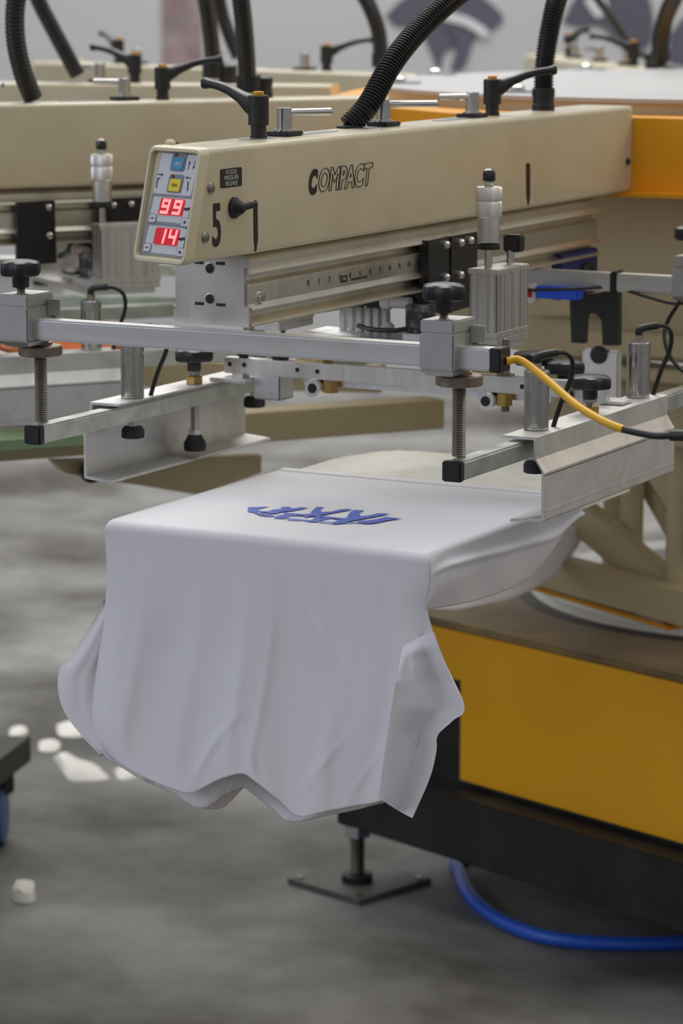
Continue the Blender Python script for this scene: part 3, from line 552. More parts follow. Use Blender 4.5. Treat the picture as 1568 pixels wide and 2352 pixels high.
q = P(962, 695, y=3.26); bm = NB(); box(bm, q.x-.014, q.x+.016, 3.25, 3.275, 1.061, 1.095, .001); sb = obj('valve_box', bm, M['dust'], car)
bm = NB(); a = P(880, 693, y=3.26); cyl(bm, (a.x-.022, 3.262, a.z), (a.x-.002, 3.262, a.z), .0085); obj('hose_plug', bm, M['rubber'], sb)
bm = NB(); cyl(bm, (a.x-.002, 3.262, a.z), (a.x+.010, 3.262, a.z), .0092); cyl(bm, (a.x+.010, 3.262, a.z), (q.x-.013, 3.262, a.z), .0075); lathe(bm, (a.x+.005, 3.262, 1.061), [(.0085, 0), (.0085, .006), (.004, .010)]); obj('clear_connector', bm, M['white'], sb)
bm = NB(); sweep(bm, cat([(a.x-.02, 3.262, a.z), (a.x-.05, 3.268, a.z-.006), (a.x-.085, 3.275, a.z-.014), (a.x-.12, 3.28, a.z-.02)], 8), .005, 12); obj('cable', bm, M['cable_k'], sb)
bm = NB(); sweep(bm, cat([(a.x-.03, 3.25, 1.066), (a.x-.01, 3.245, 1.063), (a.x+.02, 3.245, 1.063), (q.x-.01, 3.247, 1.066)], 6), .003, 10); obj('bent_bracket', bm, M['blackm'], sb)
bm = NB()
for k in range(6): box(bm, -1.775+k*.012, -1.767+k*.012, 3.29, 3.30, 1.0535, 1.084, .001)
obj('valve_bank', bm, M['white'], cp)

# ------------------------------------------------------------------ pallet
pal = thing('pallet', 'white printing pallet under the shirt with its bare far end showing', 'pallet', (-1.655, 3.15, .82))
PX0, PX1, PY0, PZ = -1.860, -1.449, 2.896, .862
def pout(e=0):
    y1 = P(800, 1024, z=PZ).y+.005
    return [(PX0-e, PY0-e), (PX1+e, PY0-e), (PX1+e, y1-.07), (PX1-.05+e, y1+e), (PX0+.055-e, y1+e), (PX0+.03-e, y1-.012+e), (PX0-e, y1-.10)]
bm = NB(); prism(bm, pout(), (0, 0, PZ-.014), (0, 0, 1), .014, x=(1, 0, 0)); bmesh.ops.bevel(bm, geom=[e_ for e_ in bm.edges if abs(e_.verts[0].co.z-e_.verts[1].co.z) > .01], offset=.012, segments=4, affect='EDGES'); ptop = obj('pallet_board', bm, M['pallet'], pal)
bm = NB(); bar(bm, (-1.655, 3.0, PZ-.037), (-1.655, 4.0, PZ-.037), .06, .045); obj('pallet_arm', bm, M['tube'], pal)

# ------------------------------------------------------------------ T-shirt
ts = thing('t_shirt', 'white cotton T-shirt stretched over the pallet, neck hanging down, blue print on top', 't-shirt', (-1.655, 2.885, .868))
SZ = .868
def lerp(a, b, t): return a+(b-a)*t
def curve2(pts, n, dense=12):                                 # even samples along a smooth line
    c = cat([Vector((p[0], p[1], p[2] if len(p) > 2 else 0)) for p in pts], dense); L = [0]
    for a, b in zip(c, c[1:]): L.append(L[-1]+(b-a).length)
    out = []; j = 0
    for i in range(n+1):
        s = L[-1]*i/n
        while j < len(L)-2 and L[j+1] < s: j += 1
        out.append(c[j].lerp(c[j+1], (s-L[j])/max(1e-9, L[j+1]-L[j])))
    return out
def coons(top, bot, left, right):
    n, m = len(top)-1, len(left)-1; g = []
    for j in range(m+1):
        t = j/m; row = []
        for i in range(n+1):
            s = i/n
            row.append(top[i]*(1-t)+bot[i]*t+left[j]*(1-s)+right[j]*s-(top[0]*(1-s)*(1-t)+top[n]*s*(1-t)+bot[0]*(1-s)*t+bot[n]*s*t))
        g.append(row)
    return g
def grid_mesh(bm, g):
    n = len(g[0]); join(bm, [v for r_ in g for v in r_], [(j*n+i, j*n+i+1, (j+1)*n+i+1, (j+1)*n+i) for j in range(len(g)-1) for i in range(n-1)]); return bm
FY = 2.884
def fp(px, py, y=FY): return P(px, py, y=y)
# top and front as one sheet: rows run from the far hem over the pallet edge down to the neckline
NX = 150
hemL, hemR = P(598, 1068, z=SZ), P(1262, 1134, z=SZ); yhem = .5*(hemL.y+hemR.y)
SX0, SX1 = P(262, 1178, z=SZ).x-.004, P(992, 1266, z=SZ).x+.004
SX0, SX1 = -1.8665, -1.4425
RAD = .011
rows = []
def xs(i): return lerp(SX0+.006, SX1-.006, i/NX)
for j in range(60):
    t = j/59; y = lerp(yhem, FY+RAD+.001, t); rows.append([Vector((xs(i), y+.006*math.sin(i/NX*9)*(1-t)**4, SZ+.0006*math.sin(i*.35+j*.2)*math.sin(j*.11)*(1-abs(2*i/NX-1)))) for i in range(NX+1)])
for k in range(1, 7):
    a = R(15*k); rows.append([Vector((lerp(xs(i), lerp(SX0, SX1, i/NX), k/6), FY+RAD-RAD*math.sin(a), SZ-RAD+RAD*math.cos(a))) for i in range(NX+1)])
def FPT(l, n): return curve2([fp(*p) for p in l], n)
NY = 110
top = [Vector(v) for v in rows[-1]]
def pix(w):
    d = np.array(w)-_C; z = d@_fw; return Vector((784+F*float(d@_rt)/z, 1176-F*float(d@_up)/z, 0))
def C2(l, n): return curve2([(a, b, 0) for a, b in l], n)
ptop = [pix(v) for v in top]
NECK = [(236, 1722), (272, 1752), (330, 1785), (395, 1812), (440, 1822), (500, 1792), (555, 1778), (585, 1795), (640, 1838), (685, 1876), (740, 1866), (800, 1854), (880, 1838), (930, 1800)]
bot = C2(NECK, NX)
lef = C2([tuple(ptop[0])[:2], (245, 1290), (242, 1385), (230, 1470), (218, 1560), (210, 1640), (218, 1690), (236, 1722)], NY)
rig = C2([tuple(ptop[-1])[:2], (988, 1335), (979, 1390), (985, 1420), (995, 1470), (985, 1600), (962, 1700), (930, 1800)], NY)
g = coons(ptop, bot, lef, rig)
def ridge(x, c, w): return math.exp(-((x-c)/w)**2)
def depth_front(s, t):
    gr = min(1, t*2.2); d = 0
    d += .0026*gr*math.sin(s*15+1.3*math.sin(t*3))*(.35+t)+.0010*gr*math.sin(s*37+t*5+1)*(.4+.6*math.sin(3*s+1)**2)
    for c0, c1, w_, am in ((.13, .10, .022, .0022), (.30, .26, .03, .0022), (.44, .42, .022, .0030), (.56, .60, .06, -.0045), (.66, .74, .02, .0018), (.78, .70, .03, .0022), (.88, .86, .03, -.003), (.53, .49, .014, .0022)):
        d += am*ridge(s, lerp(c0, c1, t), w_)*min(1, t*1.5)
    d += .0026*ridge((s-.30)-.55*(.98-t), 0, .020)*ridge(t, .86, .12)+.003*ridge((s-.52)+.30*(1-t), 0, .013)*ridge(t, .88, .10)+.0014*ridge((s-.62)-.5*(1-t), 0, .018)*ridge(t, .80, .12)
    d += .0012*ridge((s-.80)-.35*(1-t), 0, .014)*ridge(t, .85, .14)+.002*ridge((s-.72)+.5*(.4-t), 0, .010)*ridge(t, .30, .15)
    y = FY-d-.012*ridge(s, .5, .28)*t*t+.004*gr
    y += .020*(max(0, s-.90)/.10)**2*gr+.018*(max(0, .08-s)/.08)**2*gr
    return y
g = [[P(v.x, v.y, y=depth_front(i/NX, j/NY)) for i, v in enumerate(row)] for j, row in enumerate(g)]
arc = [rows[59+k][-1].copy() for k in range(7)]; arcL = [rows[59+k][0].copy() for k in range(7)]
rows += g[1:]
bm = NB(); grid_mesh(bm, rows)
body = obj('shirt_front', bm, M['cotton'], ts, ang=180)
def solid(o, th, off=-1):
    md = o.modifiers.new('thickness', 'SOLIDIFY'); md.thickness = th; md.offset = off
solid(body, .0008, -1)
# the far hem
bm = NB(); box(bm, SX0+.004, SX1-.004, yhem-.018, yhem+.0015, SZ, SZ+.0012, .0005); obj('hem', bm, M['cotton'], body)
# hanging side of the back layer, right and left of the pallet
def flap(xp, pts_b, mir, name, arc_, edge):
    n, m = 90, 44; A0 = 6
    T = [Vector((xp-.006*mir, lerp(FY+RAD, yhem, i/n), SZ+.0001)) for i in range(n+1)]
    B = curve2([P(*p, x=xp) for p in pts_b], n); E = curve2(edge, m-A0); g = []
    for j in range(m+1):
        row = []; lp = arc_[j] if j <= A0 else E[j-A0]
        for i in range(n+1):
            s = i/n
            if j <= A0:
                a = j/A0*PI/2; p = Vector((xp-.006*mir+.006*mir*math.sin(a), T[i].y, SZ-.006+.006*math.cos(a)+.0001))
            else:
                q = (j-A0)/(m-A0); p = Vector((xp, T[i].y, SZ-.006)).lerp(B[i], q); bul = math.sin(PI*min(1, q*.9))
                p.x += mir*(.003*bul*math.sin(s*9+1.5*q)+.002*bul*math.sin(s*21-q*4)-.004*q+.006*ridge(q-.18-.25*s, 0, .06))
                p.x -= mir*.05*max(0, q-.45)**1.4*(1-.3*s)
            k = max(0, 1-s/.09); k = k*k*(3-2*k); row.append(p.lerp(lp, k))
        g.append(row)
    bm = NB(); grid_mesh(bm, g); o = obj(name, bm, M['cotton'], ts, ang=180); solid(o, .0008, 0); return o
je = int(NY*.30)
flap(SX1, [(978, 1408), (1010, 1408), (1055, 1400), (1130, 1385), (1200, 1358), (1255, 1325), (1295, 1270), (1314, 1238), (1330, 1222)], 1, 'side_panel', arc, [g[j][-1].copy() for j in range(je)])
flap(SX0, [(978, 1398), (1010, 1398), (1055, 1390), (1130, 1375), (1200, 1348), (1255, 1315), (1295, 1260), (1314, 1228), (1330, 1212)], -1, 'side_panel', arcL, [g[j][0].copy() for j in range(je)])
# back layer hanging behind the front
g = coons([Vector((lerp(SX0+.01, SX1-.01, i/40), FY+.030, SZ-.03)) for i in range(41)], [Vector((lerp(SX0+.02, SX1-.06, i/40), FY+.045+.01*math.sin(i*.4), fp(500, 1800).z+.02*abs(i/20-1))) for i in range(41)],
          [Vector((SX0+.01+.01*j/20, FY+.030+.012*j/20, lerp(SZ-.03, fp(500, 1800).z+.02, j/20))) for j in range(21)], [Vector((SX1-.01-.05*j/20, FY+.030+.012*j/20, lerp(SZ-.03, fp(500, 1800).z+.02, j/20))) for j in range(21)])
bm = NB(); grid_mesh(bm, g); o = obj('shirt_back', bm, M['cotton_in'], ts, ang=180); solid(o, .0008, 0)
# sleeves: closed, slightly puffed
def sleeve(top, bot, lef, rig, yf, thick, name='sleeve'):
    n, m = 50, 64; gp = coons(C2(top, n), C2(bot, n), C2(lef, m), C2(rig, m)); g = []; back = []
    for j, row in enumerate(gp):
        fr_, br = [], []
        for i, v in enumerate(row):
            s, t = i/n, j/m; y = yf(s, t); q = P(v.x, v.y, y=y); fr_.append(q); br.append(q+Vector((0, thick*math.sin(PI*s)**.7*min(1, .1+4*t), 0)))
        g.append(fr_); back.append(br)
    bm = NB(); grid_mesh(bm, g); grid_mesh(bm, back[::-1]); bmesh.ops.remove_doubles(bm, verts=bm.verts[:], dist=.0003); return obj(name, bm, M['cotton'], ts, ang=80)
rs = sleeve([(926, 1478), (945, 1470), (980, 1456), (996, 1452)], [(869, 1832), (895, 1850), (925, 1868), (946, 1879)], [(926, 1478), (910, 1560), (893, 1660), (880, 1750), (869, 1832)],
       [(996, 1452), (1024, 1530), (1066, 1625), (1040, 1655), (1004, 1690), (1000, 1730), (985, 1790), (946, 1879)],
       lambda s, t: FY+.006-.030*min(1, t*4)**.8+.075*min(s, .62)*min(1, t*4)-.020*max(0, s-.62)-.005*ridge(s, .10, .14)*min(1, t*4)-.008*ridge(s-.30-.18*t, 0, .13)*(1-t)*min(1, t*6)+.006*ridge(s, .68, .10)*t-.0018*math.sin(s*13+t*9)*(1-t)*min(1, t*6)-.004*ridge(t, .07, .035)*math.sin(PI*s), .03)
ls = sleeve([(240, 1376), (250, 1378), (262, 1380), (275, 1385)], [(228, 1732), (234, 1740), (242, 1741), (275, 1742)], [(240, 1376), (205, 1440), (160, 1510), (136, 1540), (134, 1590), (150, 1640), (192, 1695), (228, 1732)],
       [(275, 1385), (268, 1470), (262, 1560), (258, 1640), (262, 1690), (275, 1742)],
       lambda s, t: FY+.016+.012*s-.005*ridge(s, .35, .25)*math.sin(PI*t)-.004*ridge(s-.62+.2*t, 0, .1)*math.sin(PI*t)+.002*math.sin(s*10+t*5), .02)
# collar: rib band hanging below the neck seam, and the open loop that shows its inside
low = g[-1]
def rim(px): return min(low, key=lambda v: abs(pix(v).x-px)).y
def band(a, b, dy0, dy1, n=70, nm='collar', m='cotton', dep=.003):
    A, B = C2(a, n), C2(b, n); gg = []
    for j in range(9):
        t = j/8; gg.append([P(lerp(A[i].x, B[i].x, t), lerp(A[i].y, B[i].y, t), y=rim(lerp(A[i].x, B[i].x, .3))+lerp(dy0, dy1, t)-dep*math.sin(PI*t)) for i in range(n+1)])
    bm = NB(); grid_mesh(bm, gg); o = obj(nm, bm, M[m], ts, ang=180); solid(o, .0016, 0); return o
band([(232, 1716), (272, 1748), (330, 1781), (395, 1808), (440, 1818), (500, 1788), (555, 1774), (585, 1791), (640, 1834), (688, 1874)], [(238, 1738), (285, 1765), (330, 1792), (395, 1820), (462, 1857), (515, 1826), (557, 1808), (580, 1822), (626, 1858), (657, 1886)], -.0035, -.003)
band([(684, 1872), (740, 1862), (800, 1850), (880, 1834), (925, 1806)], [(656, 1886), (690, 1886), (750, 1873), (820, 1858), (890, 1840)], -.0035, -.003)
band([(461, 1818), (500, 1800), (560, 1790)], [(463, 1857), (512, 1855), (562, 1806)], .012, .016, 30, 'collar_inside', 'cotton_in', 0)
# raised neck seam
sl = C2([(232, 1706), (272, 1738), (330, 1771), (395, 1799), (440, 1808), (500, 1778), (556, 1763), (588, 1782), (645, 1826), (700, 1862), (760, 1850), (830, 1838), (900, 1822)], 110)
bm = NB(); sweep(bm, [P(v.x, v.y, y=rim(v.x)-.0018) for v in sl], .0017, 6); obj('neck_seam', bm, M['seam'], body)
# blue print, traced on the pallet plane
def pp(l): return [P(a, b, z=SZ+.0011) for a, b in l]
def zp(a, b): return (550+a/4.0205, 1140+b/4.0205)
LOGO = [
 [(78,100),(165,98),(285,93),(215,107),(180,116),(167,128),(180,135),(150,152),(75,143),(82,130),(74,118)],
 [(170,133),(265,138),(310,122),(400,114),(380,97),(455,95),(492,112),(560,100),(640,105),(570,118),(500,132),(380,143),(340,158),(270,158),(258,148),(200,147)],
 [(130,150),(170,152),(240,162),(320,180),(330,188),(260,186),(190,172)],
 [(318,198),(345,180),(420,165),(400,150),(520,158),(590,165),(655,160),(660,175),(640,188),(600,190),(590,182),(615,178),(545,178),(470,180),(440,192),(420,204),(320,204)],
 [(430,200),(520,208),(650,222),(640,228),(540,222),(440,210)],
 [(655,160),(660,145),(690,115),(712,98),(785,100),(755,115),(748,130),(760,150),(745,180),(690,184),(655,180)],
 [(745,148),(850,140),(940,118),(1000,116),(1045,121),(990,132),(880,150),(800,165),(740,178)],
 [(730,178),(800,185),(900,196),(985,204),(970,216),(870,208),(780,200),(720,195)],
 [(700,182),(745,185),(740,198),(705,222),(740,235),(690,240),(612,236),(615,225),(660,221),(690,205)],
 [(735,230),(800,214),(840,204),(790,200),(745,208),(715,222)],
 [(700,233),(860,237),(855,246),(740,240)],
 [(848,250),(870,238),(930,215),(990,200),(1005,170),(1030,140),(1060,128),(1155,131),(1118,145),(1105,165),(1115,185),(1180,180),(1280,158),(1390,161),(1330,176),(1230,195),(1090,218),(1010,232),(960,252),(870,255)],
 [(1085,218),(1110,226),(1190,224),(1270,212),(1350,192),(1420,198),(1505,205),(1420,214),(1340,228),(1260,246),(1180,254),(1100,250),(970,250),(975,243),(1098,243)],
]
from mathutils.geometry import tessellate_polygon
bm = NB(); lz = 0
for L_ in LOGO:
    lz += .00003; w = [v+Vector((0, 0, lz)) for v in pp([zp(*q_) for q_ in L_])]; vs = [bm.verts.new(v) for v in w]
    for tri in tessellate_polygon([[Vector((v.x, v.y, 0)) for v in w]]):
        a_, b_, c_ = [w[k_] for k_ in tri]
        if (b_-a_).cross(c_-a_).z < 0: tri = tri[::-1]
        try: bm.faces.new([vs[k_] for k_ in tri])
        except ValueError: pass
obj('blue_print', bm, M['ink_blue'], ts, recalc=False, label='blue branching screen print')

# ------------------------------------------------------------------ stations round the hub
GH = 'printing heads round the hub'
head['group'] = GH
NLAB = {36: 'cream head next behind the numbered one, filling the left side of the view', 72: 'second cream head behind the numbered one, only its top and levers showing', 108: 'third cream head behind the numbered one, far and blurred', 144: 'far cream head behind the grey hub cover, right of the sloping hose', 180: 'farthest cream head straight across the hub from the numbered one'}
for a, lb in NLAB.items():
    c = station(head, a); c['label'] = lb
    for ch in c.children:
        if ch.name.startswith('clamp_lever'): ch.rotation_euler.z = R({36: 25, 72: 205, 108: 90, 144: -60, 180: 40}[a])
c = station(clamp, 0, .79); c['label'] = 'pale rear clamp bar with a black cable tied round it, at the right edge'
[c_ for c_ in c.children if c_.name.startswith('clamp_block')][0].location.x -= .034
for a, lb in ((36, 'left neighbour side rail whose silver bracket face shows behind the left jack screw'),):
    c = station(railR, a); c['label'] = lb
    c = station(railL, a); c['label'] = 'neighbour side rail with knobs, blurred behind the left end of the front clamp bar'
    c = station(cross, a); c['label'] = 'blurred register bar under the neighbouring head at the left'
for o_, lb in ((railR, 'far side rail with knobs, two heads behind the numbered one'), (railL, 'farthest side rail seen under the second blurred head at the left'), (cross, 'far register bar under the second blurred head'), (car, 'far squeegee carriage under the second blurred head')):
    c = station(o_, 72); c['label'] = lb
ncar = station(car, 36, .167); ncar['label'] = 'blurred squeegee carriage with micrometer on the left neighbouring head'
for ch, dy in zip([c_ for c_ in ncar.children if c_.name.startswith('carriage_plate')], (-.12, -.062)): ch.location.y += dy
npal = station(pal, 36); npal['label'] = 'bare neighbouring pallet at the far left below the silver bracket'
for ch in npal.children:
    if ch.name.startswith('pallet_board'):
        ch.data = ch.data.copy(); ch.data.materials.clear(); ch.data.materials.append(M['greenpad'])
npal2 = station(pal, 72); npal2['label'] = 'bare pallet two arms behind the shirt, its cream arm showing under the register bar'

# ------------------------------------------------------------------ hub cover
hub = thing('hub_cover', 'yellow hub with grey round top plate at the upper right', 'machine hub', HUB+Vector((0, 0, .8)))
hx, hy = HUB.x, HUB.y
bm = NB(); prism(bm, [(0.775*math.cos(R(k*36+18-90)), 0.775*math.sin(R(k*36+18-90))) for k in range(10)], (hx, hy, 1.192), (0, 0, 1), .103, x=(1, 0, 0)); obj('hub_body', bm, M['amber'], hub)
bm = NB(); prism(bm, [(0.80*math.cos(R(k*36+18-90)), 0.80*math.sin(R(k*36+18-90))) for k in range(10)], (hx, hy, 1.186), (0, 0, 1), .006, x=(1, 0, 0)); obj('hub_flange', bm, M['amber'], hub)
bm = NB(); lathe(bm, (hx, hy, 1.312), [(.665, 0), (.665, .006), (.655, .008)], seg=72); gc = obj('top_plate', bm, M['grey'], hub)
bm = NB(); lathe(bm, (hx, hy, 1.294), [(.65, 0), (.65, .0185)], seg=72); obj('cover_rim', bm, M['cream'], hub, label='cream rim under the grey plate')
for k in range(10):
    a = R(k*36+18-90); bm = NB(); p = Vector((hx+.63*math.cos(a), hy+.63*math.sin(a), 1.320)); box(bm, p.x-.03, p.x+.03, p.y-.02, p.y+.02, 1.320, 1.324, .001); lathe(bm, p+Vector((0, 0, .004)), [(.011, 0), (.011, .005), (.006, .008)], seg=16); obj('bolt', bm, M['steel'], gc)
for k in range(10):
    a = R(k*36+18-90); p = Vector((hx+.785*math.cos(a), hy+.785*math.sin(a), 1.192)); bm = NB(); lathe(bm, p, [(.009, 0), (.009, .004), (.005, .007)], seg=16); obj('flange_bolt', bm, M['steel'], hub)
bm = NB(); prism(bm, [(.60*math.cos(R(k*36+18-90)), .60*math.sin(R(k*36+18-90))) for k in range(10)], (hx, hy, .93), (0, 0, 1), .256, x=(1, 0, 0)); obj('lower_drum', bm, M['tube'], hub)

# ------------------------------------------------------------------ hoses and cables
def hose(name, pts, r, label, cat_, m='hose', ripple=.16, grp=None, pitch=.0042, seg=20):
    if name == 'corrugated_hose':                             # the hoses run on up towards the roof
        pts = [Vector(p) for p in pts]; d = (pts[-1]-pts[-2]).normalized(); tip = pts[-1]; ih = (Vector((hx, hy, tip.z))-tip)
        pts += [tip+d*.10+Vector((0, 0, .05)), tip+d*.16+Vector((0, 0, .25))+ih*.05, tip+d*.18+Vector((0, 0, .8))+ih*.12]
    bm = NB(); sweep(bm, cat(pts, 12), r, seg, ripple, pitch); o = obj(name, bm, M[m], base=pts[0], ang=60); return tag(o, label, cat_, grp)
GHo = 'corrugated hoses above the heads'
a0 = Vector((XC-.014, yh1, BT+.003)); hose('corrugated_hose', [a0, P(846, 240, y=yh1+.02), P(900, 145, y=yh1+.06), P(960, 70, y=yh1+.11), P(1035, 0, y=yh1+.17), P(1120, -60, y=yh1+.25), P(1240, -110, y=yh1+.36), P(1400, -130, y=yh1+.5)], .0143, 'black corrugated hose slanting up right from the middle of the numbered head', 'hose', grp=GHo)
hose('corrugated_hose', [(XC, yh2, BT+.026), P(1250, 150, y=yh2), P(1262, 70, y=yh2+.01), P(1280, -5, y=yh2+.03), P(1310, -80, y=yh2+.08), P(1370, -140, y=yh2+.2)], .0140, 'black corrugated hose rising from the fitting at the rear of the numbered head', 'hose', grp=GHo)
def bh_(pts, ang, off, r, lab, fit=True):
    w = [NP(a, b, ang, off+k*.01) for k, (a, b) in enumerate(pts)]; w[0].z = max(w[0].z, BT-.001)
    return hose('corrugated_hose', w, r, lab, 'hose', grp=GHo, ripple=.10, pitch=.006, seg=16)
bh_([(75, 224), (52, 165), (36, 90), (36, 10), (55, -60), (90, -120)], 36, 0, .0145, 'thick black hose curving up at the far left edge above the nearest blurred head')
bh_([(178, 172), (150, 120), (118, 60), (88, 0), (70, -60)], 72, 0, .0140, 'second black hose from the left, leaning left behind the first blurred head')
bh_([(568, 208), (566, 140), (560, 60), (552, -10), (545, -70)], 36, 0, .0140, 'straight black hose with fitting rising just behind the front black lever')
bh_([(490, 176), (487, 110), (480, 50), (470, -10), (460, -60)], 72, 0, .0140, 'black hose rising just left of the hose behind the front lever')
bh_([(548, 132), (530, 90), (512, 40), (500, -10), (480, -60)], 108, 0, .0140, 'thin far black hose leaning left between two upright hoses')
bh_([(876, 150), (870, 80), (855, 30), (832, -15), (800, -60)], 108, 0, .0150, 'blurred far black hose curving left above the middle of the numbered head')
bh_([(1515, 138), (1517, 90), (1528, 40), (1545, 0), (1570, -50)], 144, 0, .0160, 'blurred black hose rising at the upper right corner')
for px, y0_, y1_, ang in ((571, 172, 212, 36), (490, 138, 180, 72), (876, 120, 155, 108), (1515, 112, 142, 144)):
    p0, p1 = NP(px, y1_, ang), NP(px, y0_, ang); bm = NB(); cyl(bm, p0, Vector((p0.x, p0.y, p1.z)), .0185, 20, bev=.002); o = obj('hose_cuff', bm, M['fitting'], base=p0); tag(o, {571: 'black hose cuff on the blurred head right behind the front lever', 490: 'black hose cuff on the second blurred head left of the front lever', 876: 'far blurred black cuff under the curved hose, behind the sloping hose', 1515: 'far blurred black cuff under the upright hose at the upper right corner'}[px], 'hose cuff', 'cuffs holding the far hoses')
w = [NP(a, b, 144, .0-.25*k/5) for k, (a, b) in enumerate([(1350, -30), (1395, 30), (1440, 90), (1500, 140), (1580, 162), (1680, 150)])]
hose('grey_cable', w, .0085, 'grey cable drooping across the upper right corner', 'cable', 'cable_g', 0)
bx = Vector((-1.328, 2.832, 1.094))
yc = [bx, P(1195, 828, y=2.84), P(1250, 868, y=2.83), P(1320, 928, y=2.80), P(1380, 965, y=2.78), P(1432, 986, y=2.77), P(1500, 1000, y=2.76), P(1540, 1000, y=2.755)]
c_ = cat(yc, 12); t = thing('air_cable', 'yellow sleeved cable leaving the right end cap of the front clamp bar', 'cable', bx)
bm = NB(); sweep(bm, c_[:61], .0042, 16); obj('yellow_sleeve', bm, M['cable_y'], t, label='yellow sleeve')
bm = NB(); sweep(bm, c_[60:], .0038, 16); obj('black_lead', bm, M['cable_k'], t, label='black lead')
e0, e1 = c_[-1], P(1640, 1000, y=2.74); bm = NB(); cyl(bm, e0, e1, .0058, 20, bev=.001); obj('plug', bm, M['cable_k'], t)
w = [P(1150, 668, y=3.585), P(1215, 667, y=3.585), P(1300, 664, y=3.585), P(1408, 661, y=3.615), P(1480, 680, y=3.60), P(1545, 697, y=3.59), P(1600, 692, y=3.58)]
hose('black_cable', w, .0022, 'thin black cable strung under the pale rear clamp bar', 'cable', 'cable_k', 0)
w = [P(1408, 618, y=3.66)+Vector((0, .0, .002)), P(1403, 640, y=3.66), P(1405, 660, y=3.66)]
bm = NB(); q = P(1406, 638, y=3.605); box(bm, q.x-.0045, q.x+.0045, 3.605, 3.635, 1.0805, 1.1105, .002); tag(obj('cable_tie', bm, M['cable_k'], base=(q.x, 3.62, 1.095)), 'black tie wrapped round the pale rear clamp bar', 'cable tie')
w = [P(1562, 690, y=3.5), P(1530, 745, y=3.5), P(1528, 790, y=3.49), P(1550, 835, y=3.48), P(1590, 870, y=3.47)]
hose('black_cable', w, .0026, 'thin black cable looping down at the right edge below the rear clamp', 'cable', 'cable_k', 0)

# ------------------------------------------------------------------ machine base
base = thing('machine_base', 'yellow and black machine base standing on a bolted foot plate, lower right', 'machine base', HUB)
bd = Vector((math.cos(R(-20)), math.sin(R(-20)), 0)); bn = Vector(BN); Tb = Matrix((bd, bn, Vector((0, 0, 1)))).transposed().to_4x4(); Tb.translation = HUB
SL = -.155-0.0
bm = NB(); prism(bm, [(-.42, .385), (SL, .385), (SL, .222), (.62, .222), (.62, .4635), (-.42, .4635)], HUB-bn*.555, -bn, .012, x=bd); bmesh.ops.transform(bm, matrix=Matrix.Identity(4), verts=bm.verts); obj('front_panel', bm, M['yellow'], base)
bm = NB(); box(bm, -.42, .62, -.553, .56, .20, .464, 0, Tb); obj('core', bm, M['skirt'], base)
bm = NB(); box(bm, -.42, .62, -.567, .56, .464, .476, .003, Tb); obj('top_sheet', bm, M['base_top'], base)
bm = NB(); box(bm, -.40, .64, -.615, .58, .105, .210, .003, Tb); obj('skirt', bm, M['skirt'], base)
bm = NB(); lathe(bm, HUB+Vector((0, 0, .476)), [(.40, 0), (.40, .003), (.385, .006), (.385, .012), (.37, .020), (.30, .022), (.29, .005)], seg=72); rg = obj('turntable_ring', bm, M['white'], base)
bm = NB(); lathe(bm, HUB+Vector((0, 0, .474)), [(.425, 0), (.425, .0025), (.40, .004)], seg=72); obj('ring_gap', bm, M['skirt'], base)
fpnt = P(825, 2030, z=0); Tf = Matrix.Translation(Vector((fpnt.x, fpnt.y, 0))) @ Matrix.Rotation(R(-12), 4, 'Z')
bm = NB(); box(bm, -.085, .085, -.085, .085, 0, .010, .001, Matrix.Translation(Vector((fpnt.x, fpnt.y, 0))) @ Matrix.Rotation(R(-17), 4, 'Z')); ft = obj('foot_plate', bm, M['footm'], base, label='black square foot plate on the floor')
bm = NB(); fx, fy = P(820, 2010, z=.02).x, P(820, 2010, z=.02).y; lathe(bm, (fx, fy, .010), [(.026, 0), (.026, .012), (.020, .016), (.020, .016)], seg=24); obj('foot_socket', bm, M['skirt'], ft)
bm = NB(); thread(bm, (fx, fy, .024), (fx, fy, .115), .0135, .003); obj('foot_screw', bm, M['steel_d'], ft); bm = NB(); hexa(bm, (fx, fy, .088), (fx, fy, .108), .024); obj('foot_nut', bm, M['steel'], ft)
for k, (a, b) in enumerate(((-.07, -.07), (.07, -.07), (.07, .07), (-.07, .07))):
    bm = NB(); lathe(bm, Matrix.Translation(Vector((fpnt.x, fpnt.y, 0))) @ Matrix.Rotation(R(-17), 4, 'Z') @ Vector((a, b, .010)), [(.006, 0), (.006, .003)], seg=12); obj('foot_bolt', bm, M['steel_d'], ft)

# ------------------------------------------------------------------ pallet carousel frame above the base
fr = thing('carousel_frame', 'cream tubular frame of struts standing on the yellow base, right edge', 'carousel frame', HUB+Vector((0, 0, .5)))
def strut(a, b, oa, ob, w_, h_, nm='strut', m='tube'):
    bm = NB(); bar(bm, Q(*a, oa), Q(*b, ob), w_, h_, .003); return obj(nm, bm, M[m], fr)
def post(px, y0_, y1_, off, r_):
    p0, p1 = Q(px, y1_, off), Q(px, y0_, off); bm = NB(); cyl(bm, p0, Vector((p0.x, p0.y, p1.z)), r_, 24); obj('post', bm, M['tube'], fr)
strut((1200, 1292), (1640, 1412), .50, .50, .04, .052, 'ring_bar'); strut((1120, 1310), (1560, 1440), .49, .49, .05, .006, 'ring_lip', 'yellow')
strut((1330, 1180), (1590, 1400), .46, .46, .03, .055); strut((1480, 1010), (1640, 1250), .46, .46, .03, .055)
strut((1480, 1090), (1560, 1230), .38, .38, .03, .03)
post(1448, 1080, 1345, .42, .018); post(1550, 980, 1440, .47, .017); post(1410, 1120, 1330, .30, .02)
strut((1300, 1330), (1640, 1360), .2, .2, .04, .05, 'ring_bar')
